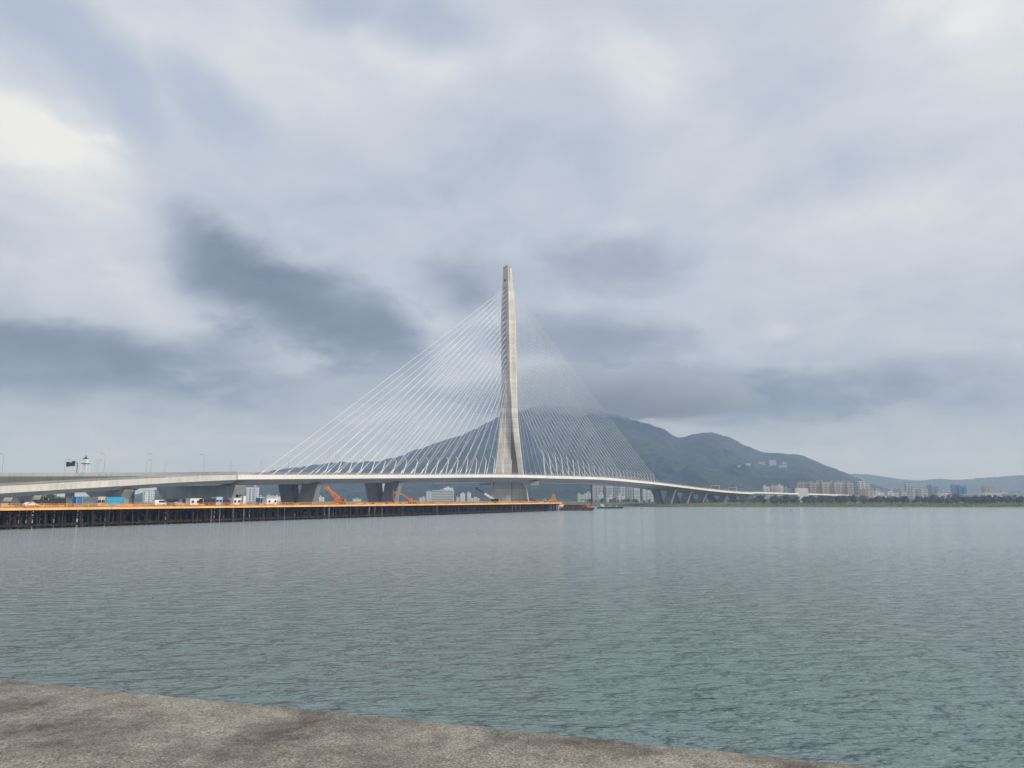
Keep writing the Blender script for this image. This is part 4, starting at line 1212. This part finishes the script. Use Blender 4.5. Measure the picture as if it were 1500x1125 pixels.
# ================================================================== FAR BANK BUILDINGS
FM = {
    'white': facade('white render facade', (.84, .84, .82)), 'cream': facade('cream facade', (.80, .72, .60)), 'pink': facade('pink tile facade', (.70, .54, .47)),
    'grey': facade('grey facade', (.48, .50, .53)), 'pale': facade('pale grey facade', (.72, .74, .76)), 'blue': facade('blue clad facade', (.10, .22, .48), (.3, .4, .55)),
    'beige': facade('beige tile facade', (.74, .62, .50)), 'bands': facade('banded white facade', (.68, .68, .67), (.08, .10, .13), 3.6, 300, wz=.48, wx=1.01),
    'bluegrey': facade('blue grey facade', (.36, .43, .54)), 'green': facade('pale green shed', (.50, .62, .55), (.12, .16, .16), 9, 5, wz=.3, wx=.4),
    'plain': mat('shed cladding', (.70, .70, .69), .6, .12, .1), 'dark': facade('slate facade', (.20, .21, .24)),
}
def building(px0, px1, ytop, Y, kind, label, name='apartment_building', cat='building', step=0, roof=M_roof, depth=None, ribs=True, group=None, bays=None):
    a, b_ = P(px0, ytop, Y), P(px1, ytop, Y)
    w = b_.x - a.x; h = a.z - 3.5; d = depth or max(10, min(w*.8, 24))
    t = thing(name, label, cat, loc=((a.x + b_.x)/2, Y + d/2, 3.5), rz=-math.atan2((a.x + b_.x)/2, Y)*.6 + random.uniform(-.08, .08), group=group)
    mb = MB(); mb.box((0, 0, h/2), (w, d, h)); o = mesh_obj('wall', mb, FM[kind], t)
    if ribs and w > 7:
        mb = MB(); n_ = bays or max(2, int(w/6.5))
        for i in range(n_):
            x = -w/2 + (i + .5)*w/n_
            mb.box((x, -d/2 - .7, h*.47), (w/n_*.42, 1.4, h*.94))
        mesh_obj('balcony_stack', mb, FM[kind], t)
    mb = MB(); rg = random.Random(int(px0*7 + ytop))
    mb.box((0, 0, h + .35), (w + .4, d + .4, .7))
    mesh_obj('roof', mb, roof, t)
    mb = MB()
    for i in range(max(1, int(w/9)) if name != 'warehouse' else 1):
        if name == 'warehouse': mb.box((0, 0, h + .9), (w*.9, d*.5, .6)); continue
        mb.box((rg.uniform(-w*.35, w*.35), rg.uniform(-d*.2, d*.2), h + .7 + 1.3), (rg.uniform(2, 4.5), 3.5, rg.uniform(1.6, 3.2)))
    mesh_obj('rooftop_room', mb, FM[kind], t)
    return t
B = building
# right: long row of beige towers
cols = ['pink', 'pink', 'beige', 'pink', 'cream', 'beige', 'cream', 'cream', 'beige']
x = 1168.5
names = ['pinkish first tower at the left end of the beige row', 'pinkish second tower in the beige row, behind the white shed', 'beige third tower in the row, right of the white shed',
         'pinkish fourth tower in the row, fifth from its right end', 'cream tower in the middle of the beige row', 'darker beige tower just right of the middle of the row', 'cream tower third from the right end of the row', 'cream tower second from the right end of the row', 'beige tower at the right end of the row']
for i, kd in enumerate(cols):
    w = 9.15
    B(x, x + w - .7, 706.2 + [1, .4, .8, .2, -.3, .5, 0, .6, 1.2][i], 1500 + (i % 2)*8, kd, names[i], group='beige apartment towers in a row', bays=3)
    x += w
B(1168, 1184.5, 716, 1330, 'plain', 'plain white shed in front of the beige tower row', 'warehouse', 'warehouse', ribs=False, roof=M_white)
B(1119, 1127.5, 712.8, 1560, 'white', 'small white block at the left end of the far right town')
B(1129.5, 1138, 712.0, 1540, 'pink', 'pinkish block left of the white twin block above the viaduct')
B(1137.5, 1148, 711.2, 1580, 'white', 'white block right of a pinkish block above the viaduct')
B(1149.5, 1159.5, 715.5, 1530, 'grey', 'low grey block between the white block and the tower row')
B(1160, 1167, 712.8, 1570, 'dark', 'slate grey block touching the left end of the tower row')
B(1253.5, 1259, 709.5, 1560, 'bluegrey', 'narrow blue grey tower between the beige row and the white tower')
B(1258.5, 1268, 704.0, 1520, 'white', 'tallest white tower right of the beige row')
B(1267, 1275, 707.2, 1530, 'pale', 'pale tower joined to the right of the tallest white tower')
B(1260, 1272, 716.5, 1400, 'pink', 'low pink block below the tallest white tower')
B(1271, 1281, 717.5, 1410, 'cream', 'low cream block right of the pink block')
low = [(1283, 1289, 718, 'white'), (1288, 1295, 720.5, 'pale'), (1294, 1301, 717, 'bluegrey'), (1300, 1309, 719.5, 'white'), (1308, 1316, 721, 'pale'), (1315, 1322, 717.5, 'grey'), (1321, 1328, 720, 'cream')]
for (a, b_, y, kd) in low:
    lab = {1283: 'narrow white block first right of the cream block', 1288: 'low pale block in the gap between two taller blocks', 1294: 'blue grey block among low white houses', 1300: 'white low block right of the blue grey one', 1308: 'lowest pale block of the low cluster', 1315: 'grey block right of the lowest pale block', 1321: 'low cream block left of the grey twin tower'}[a]
    B(a, b_, y, 1480, kd, lab)
B(1327, 1337, 707.2, 1560, 'pale', 'pale grey twin tower standing above the low town')
B(1337.5, 1346, 714, 1540, 'white', 'white block right of the pale twin tower')
B(1345, 1351, 716.5, 1520, 'pink', 'pink low block between two white blocks')
B(1350, 1359.5, 715, 1460, 'white', 'bright white block left of the blue grey office')
B(1360, 1367, 711.8, 1580, 'bluegrey', 'blue grey office block taller left half')
B(1366.5, 1374, 714.0, 1590, 'bluegrey', 'blue grey office block lower right half')
for (a, b_, y, kd, lab) in [(1374, 1381, 722, 'pale', 'tiny pale house right of the blue grey office'), (1380, 1387, 720.5, 'white', 'tiny white house second right of the blue grey office'), (1387, 1395, 721.5, 'pale', 'small pale house left of the blue building')]:
    B(a, b_, y, 1450, kd, lab, 'house', 'house')
B(1395.5, 1404, 711.5, 1530, 'bluegrey', 'slate blue block attached to the bright blue building')
B(1403.5, 1416.5, 713.0, 1500, 'blue', 'bright blue clad building on the far bank', roof=mat('blue roof', (.08, .25, .55), .6, .2, .2))
B(1418, 1446, 724.5, 1250, 'bands', 'long low white shed right of the blue building', 'warehouse', 'warehouse', roof=M_white, ribs=False)
B(1442.5, 1456, 713.8, 1580, 'beige', 'beige block rising behind the long low white sheds')
B(1445, 1478, 723.2, 1330, 'white', 'second long white shed behind the first one', 'warehouse', 'warehouse', roof=M_white, ribs=False)
B(1469, 1477, 719.5, 1480, 'cream', 'small cream block above the second long shed')
B(1480, 1512, 724.5, 1230, 'green', 'pale green shed at the right edge of the picture', 'warehouse', 'warehouse', roof=mat('pale green roof', (.5, .62, .55), .6, .15, .1), ribs=False)
B(1484, 1496, 720.8, 1470, 'pale', 'pale block behind the pale green shed')
# centre, seen under the deck
Yc = 1750
B(633, 664, 718.6, Yc, 'bands', 'long white building with dark window bands left of the mast', bays=4, ribs=False, roof=M_white)
B(649, 663.5, 714.6, Yc + 30, 'white', 'upper white block rising behind the banded building', ribs=False)
B(623.5, 632.5, 720, Yc, 'pale', 'narrow pale block left of the banded white building')
for (a, b_, y, kd, lab) in [(674, 681, 723, 'white', 'small white block left of the dark crane boom'), (684, 689.5, 722, 'white', 'small white block with a white tank, next to the crane boom'), (668, 676, 728.5, 'pale', 'low pale house right of the banded building'), (688, 702, 730, 'white', 'low white house behind the dark crane'), (613, 622, 729, 'pale', 'low pale house left of the narrow pale block')]:
    B(a, b_, y, Yc - 60, kd, lab, 'house', 'house')
for (a, b_, y, kd, lab) in [(867.5, 883, 711.5, 'grey', 'broad grey apartment tower right of the black spud pole'), (888, 898, 711.5, 'pale', 'pale tower second in the cluster under the bridge'), (898.5, 908, 711.8, 'grey', 'grey tower third in the cluster under the bridge'),
                            (909, 916, 712.2, 'white', 'white slim tower in the middle of the cluster under the bridge'), (917, 927, 714, 'grey', 'grey tower right of the white slim tower'), (928, 937, 715.2, 'white', 'white framed tower right of the grey ones'), (942, 958, 718.5, 'white', 'lower broad white block beside the first right V pier')]:
    B(a, b_, y, 1620, kd, lab, group='apartment towers seen under the bridge', bays=3)
for (a, b_, y, kd, lab) in [(877, 884, 724.5, 'pale', 'low pale house below the broad grey tower'), (889, 896, 728, 'white', 'low white house at the foot of the pale tower'), (905, 915, 726, 'white', 'low white house below the white slim tower'), (857, 866, 722.5, 'pale', 'low pale block left of the spud pole'), (846, 857, 724.5, 'green', 'grey green shed left of the low pale block'), (930, 938, 729, 'pale', 'small pale house at the foot of the framed tower')]:
    B(a, b_, y, 1400, kd, lab, 'house', 'house')
# left, between the piers
for (a, b_, y, Y_, kd, lab) in [(359.5, 376, 713.5, 1500, 'pale', 'tall pale tower seen right of the deck joint'), (208.5, 223, 719, 1500, 'pale', 'pale tower seen left of the wide pier cap'), (378, 387, 728, 1600, 'white', 'low white block right of the tall pale tower'),
                               (389, 400, 726, 1600, 'pale', 'pale block left of the first V pier'), (401, 410, 727, 1620, 'white', 'white block hard against the first V pier'), (454, 464, 727, 1620, 'pale', 'pale block behind the first V pier'), (466, 474, 728.5, 1640, 'white', 'small white block right of the first V pier'),
                               (515, 528, 731, 1650, 'pale', 'low pale block between crane and right V pier'), (560, 566, 708, 1700, 'white', 'white tower framed inside the right V pier')]:
    B(a, b_, y, Y_, kd, lab)
# houses on the mountain shoulder
def hillside(px, y, w, h, lab):
    d = ray(px, y); best = None
    p = None
    o_ = bpy.data.objects['mountain']
    dg_ = bpy.context.evaluated_depsgraph_get()
    hit, loc, *_ = o_.ray_cast(Vector((0, 0, CAM_Z)), d.normalized())
    if not hit: return
    t = thing('hillside_building', lab, 'building', loc=loc, rz=-.35)
    s_ = loc.y/1127
    mesh_obj('wall', MB().box((0, 0, h*s_*.4 - 3), (w*s_*.75, 18, h*s_*.8 + 6)), FM['pale'], t)
    mesh_obj('roof', MB().box((0, 0, h*s_*.8 + .8), (w*s_*.75 + 2, 20, 1.6)), M_white, t)
bpy.context.view_layer.update()
for (px, y, w, h, lab) in [(1132, 681, 13, 8, 'largest white building on the mountain shoulder'), (1116, 679.5, 12, 3, 'long low white building left of the largest hillside one'), (1096, 681, 9, 2, 'small white hillside house far left of the largest one'),
                           (1149, 680, 9, 3, 'white hillside block right of the largest one'), (1147, 684.5, 15, 3, 'lower white terrace below the hillside blocks'), (1083, 683, 7, 1.6, 'faintest small hillside house at the left of the group')]:
    hillside(px, y, w, h, lab)
# antenna on the left shoulder
a0 = bpy.data.objects['mountain'].ray_cast(Vector((0, 0, CAM_Z)), ray(482, 680.5).normalized())
if a0[0]:
    an = thing('radio_mast', 'thin radio mast on the low left shoulder of the mountain', 'mast', loc=a0[1])
    mesh_obj('shaft', MB().tube([(0, 0, -5), (0, 0, 62)], 2.2, 5, 1.0), M_steel, an)
    mesh_obj('antenna', MB().tube([(0, 0, 58), (0, 0, 70)], .8, 5), M_dark, an)

# ================================================================== TREES
def crown_mesh(seed, h, w, nclump, m):
    rg = random.Random(seed); mb = MB()
    cl = []
    for i in range(nclump):
        a = rg.uniform(0, 6.283); f = rg.random()
        z = h*(.28 + .68*f); rad = w*.5*(1 - abs(f - .42)**1.5*1.25)*math.sqrt(rg.random())
        cl.append((Vector((math.cos(a)*rad, math.sin(a)*rad, z)), w*rg.uniform(.13, .24)))
    for c_, r_ in cl:
        for k in range(16):
            d = Vector((rg.gauss(0, 1), rg.gauss(0, 1), rg.gauss(0, .8))).normalized()
            p = c_ + d*r_*rg.uniform(.6, 1.05)
            nrm = (d + Vector((rg.uniform(-.6, .6), rg.uniform(-.6, .6), rg.uniform(-.2, .8)))).normalized()
            u = nrm.orthogonal().normalized(); v = nrm.cross(u); sz = rg.uniform(.28, .62)
            mb.add([p + u*sz, p + v*sz*.7, p - u*sz, p - v*sz*.7], [(0, 1, 2, 3)])
    me = bpy.data.meshes.new('crown'); me.from_pydata(mb.v, [], mb.f); me.materials.append(m); return me
def trunk_mesh(h):
    mb = MB(); mb.tube([(0, 0, -1.2), (.1, 0, h*.3), (-.05, .1, h*.7)], .28, 6, .1)
    for a in (0, 2.1, 4.2): mb.tube([(.05, 0, h*.3), (math.cos(a)*h*.2, math.sin(a)*h*.2, h*.55)], .12, 5, .05)
    me = bpy.data.meshes.new('trunk'); me.from_pydata(mb.v, [], mb.f); me.materials.append(M_bark); return me
VAR = [(crown_mesh(11 + i, 9, w, 26, M_leaf if i % 2 else M_leafdark), trunk_mesh(9)) for i, w in enumerate((7.5, 9, 6.5, 10))]
def shore_y(x): return float(np.interp(x, sx, sy))
tr = random.Random(17)
def tree(x, y, z, sc, label, group, v=None):
    cm, tm = VAR[tr.randrange(4) if v is None else v]
    t = thing('tree', label, 'tree', loc=(x, y, z), rz=tr.uniform(0, 6.28), group=group)
    t.scale = (sc*tr.uniform(.9, 1.25), sc*tr.uniform(.9, 1.25), sc)
    for nm, me in (('crown', cm), ('trunk', tm)):
        o = bpy.data.objects.new(nm, me); C.objects.link(o); o.parent = t
    return t
for i in range(260):
    px = tr.uniform(1128, 1500) if i > 30 else tr.uniform(1084, 1145)
    off = tr.uniform(66, 190)
    Yt = shore_y(500) + off
    x = (px - 750)/1127*Yt*.99
    sc = tr.uniform(.62, 1.22)*(1.0 if off > 110 else .72)
    tree(x, Yt, 3.4, sc, 'bushy dark green tree in the belt along the far right bank', 'trees in the belt along the far bank')
for (px, lab, sc) in ((1396, 'taller pointed dark tree standing out of the belt near the blue building', 1.5), (1367, 'taller round tree rising left of the blue building', 1.25), (1204, 'taller bushy tree in front of the beige towers', 1.1)):
    Yt = 1010; tree((px - 750)/1127*Yt*.99, Yt, 3.5, sc, lab, 'trees in the belt along the far bank')
for i in range(46):
    px = tr.uniform(858, 1075); Yt = tr.uniform(1190, 1300)
    tree((px - 750)/1127*Yt*.99, Yt, 2.6, tr.uniform(.5, .95), 'small green tree on the far bank behind the bridge piers', 'trees behind the bridge piers')
for i in range(26):
    px = tr.uniform(-30, 78); Yt = tr.uniform(470, 560)
    tree((px - 750)/1127*Yt*.99, Yt, 1.5, tr.uniform(.9, 1.35), 'leafy green tree under the viaduct at the far left', 'trees under the approach viaduct', 1 if i % 2 else 3)
# low reeds and scrub on the bank
mb = MB(); gr = random.Random(23)
for i in range(5200):
    x = gr.uniform(150, 820); off = gr.uniform(7, 70); y = shore_y(x) + off
    z = float(np.interp(off, [5, 26, 70], [.8, 1.6, 3.0])); h = gr.uniform(.3, 1.1); w = gr.uniform(.3, .9); a = gr.uniform(0, 3.14)
    dx, dy = math.cos(a)*w, math.sin(a)*w
    mb.add([(x - dx, y - dy, z - .4), (x + dx, y + dy, z - .4), (x + dx*.6, y + dy*.6, z + h*.8), (x, y, z + h), (x - dx*.7, y - dy*.7, z + h*.7)], [(0, 1, 2, 3, 4)])
stuff(mesh_obj('grass', mb, mat('bank grass', (.10, .15, .05), .85, col2=(.19, .20, .08), scale=.06)))

# ================================================================== HAZE
def volume(name, dens, col, aniso=0.0, absorb=(1, 1, 1)):
    m = bpy.data.materials.new(name); m.use_nodes = True; nt = m.node_tree
    for n in list(nt.nodes):
        if n.type == 'BSDF_PRINCIPLED': nt.nodes.remove(n)
    v = nt.nodes.new('ShaderNodeVolumePrincipled'); v.inputs['Density'].default_value = dens; v.inputs['Color'].default_value = (*col, 1); v.inputs['Anisotropy'].default_value = aniso; v.inputs['Absorption Color'].default_value = (*absorb, 1)
    nt.links.new(v.outputs[0], [n for n in nt.nodes if n.type == 'OUTPUT_MATERIAL'][0].inputs['Volume'])
    return m
mb = MB(); mb.box((0, 5000, 348), (19000, 14400, 704))
hz = stuff(mesh_obj('haze', mb, volume('pale haze', .00015, (.47, .64, 1.0), 0, (.84, .84, 1.0))))

# cloud bank resting on the summit
c_ = P(895, 581, 4130); rgc = random.Random(4)
us_ = np.linspace(0, 2*math.pi, 64, endpoint=False); rows_ = np.linspace(-1, 1, 26)
mb = MB(); rings = []
for v_ in rows_[1:-1]:
    rr_ = math.sqrt(1 - v_*v_); ring = []
    for u_ in us_:
        w_ = 1 + .05*math.sin(3*u_ + 2*v_) + .10*math.sin(7*u_ - 3*v_) + .05*math.sin(13*u_ + 5*v_)
        ring.append(Vector((c_.x + math.cos(u_)*rr_*790*w_, c_.y + math.sin(u_)*rr_*560*w_, c_.z + v_*(150 if v_ > 0 else 122)*(1 + .16*math.sin(5*u_) + .10*math.sin(11*u_ + 4*v_) + .06*math.sin(23*u_)))))
    rings.append(ring)
mb.loft(rings)
stuff(mesh_obj('cloud', mb, volume('summit cloud', .0034, (.57, .63, .71), 0, (0, 0, 0)), smooth=True))
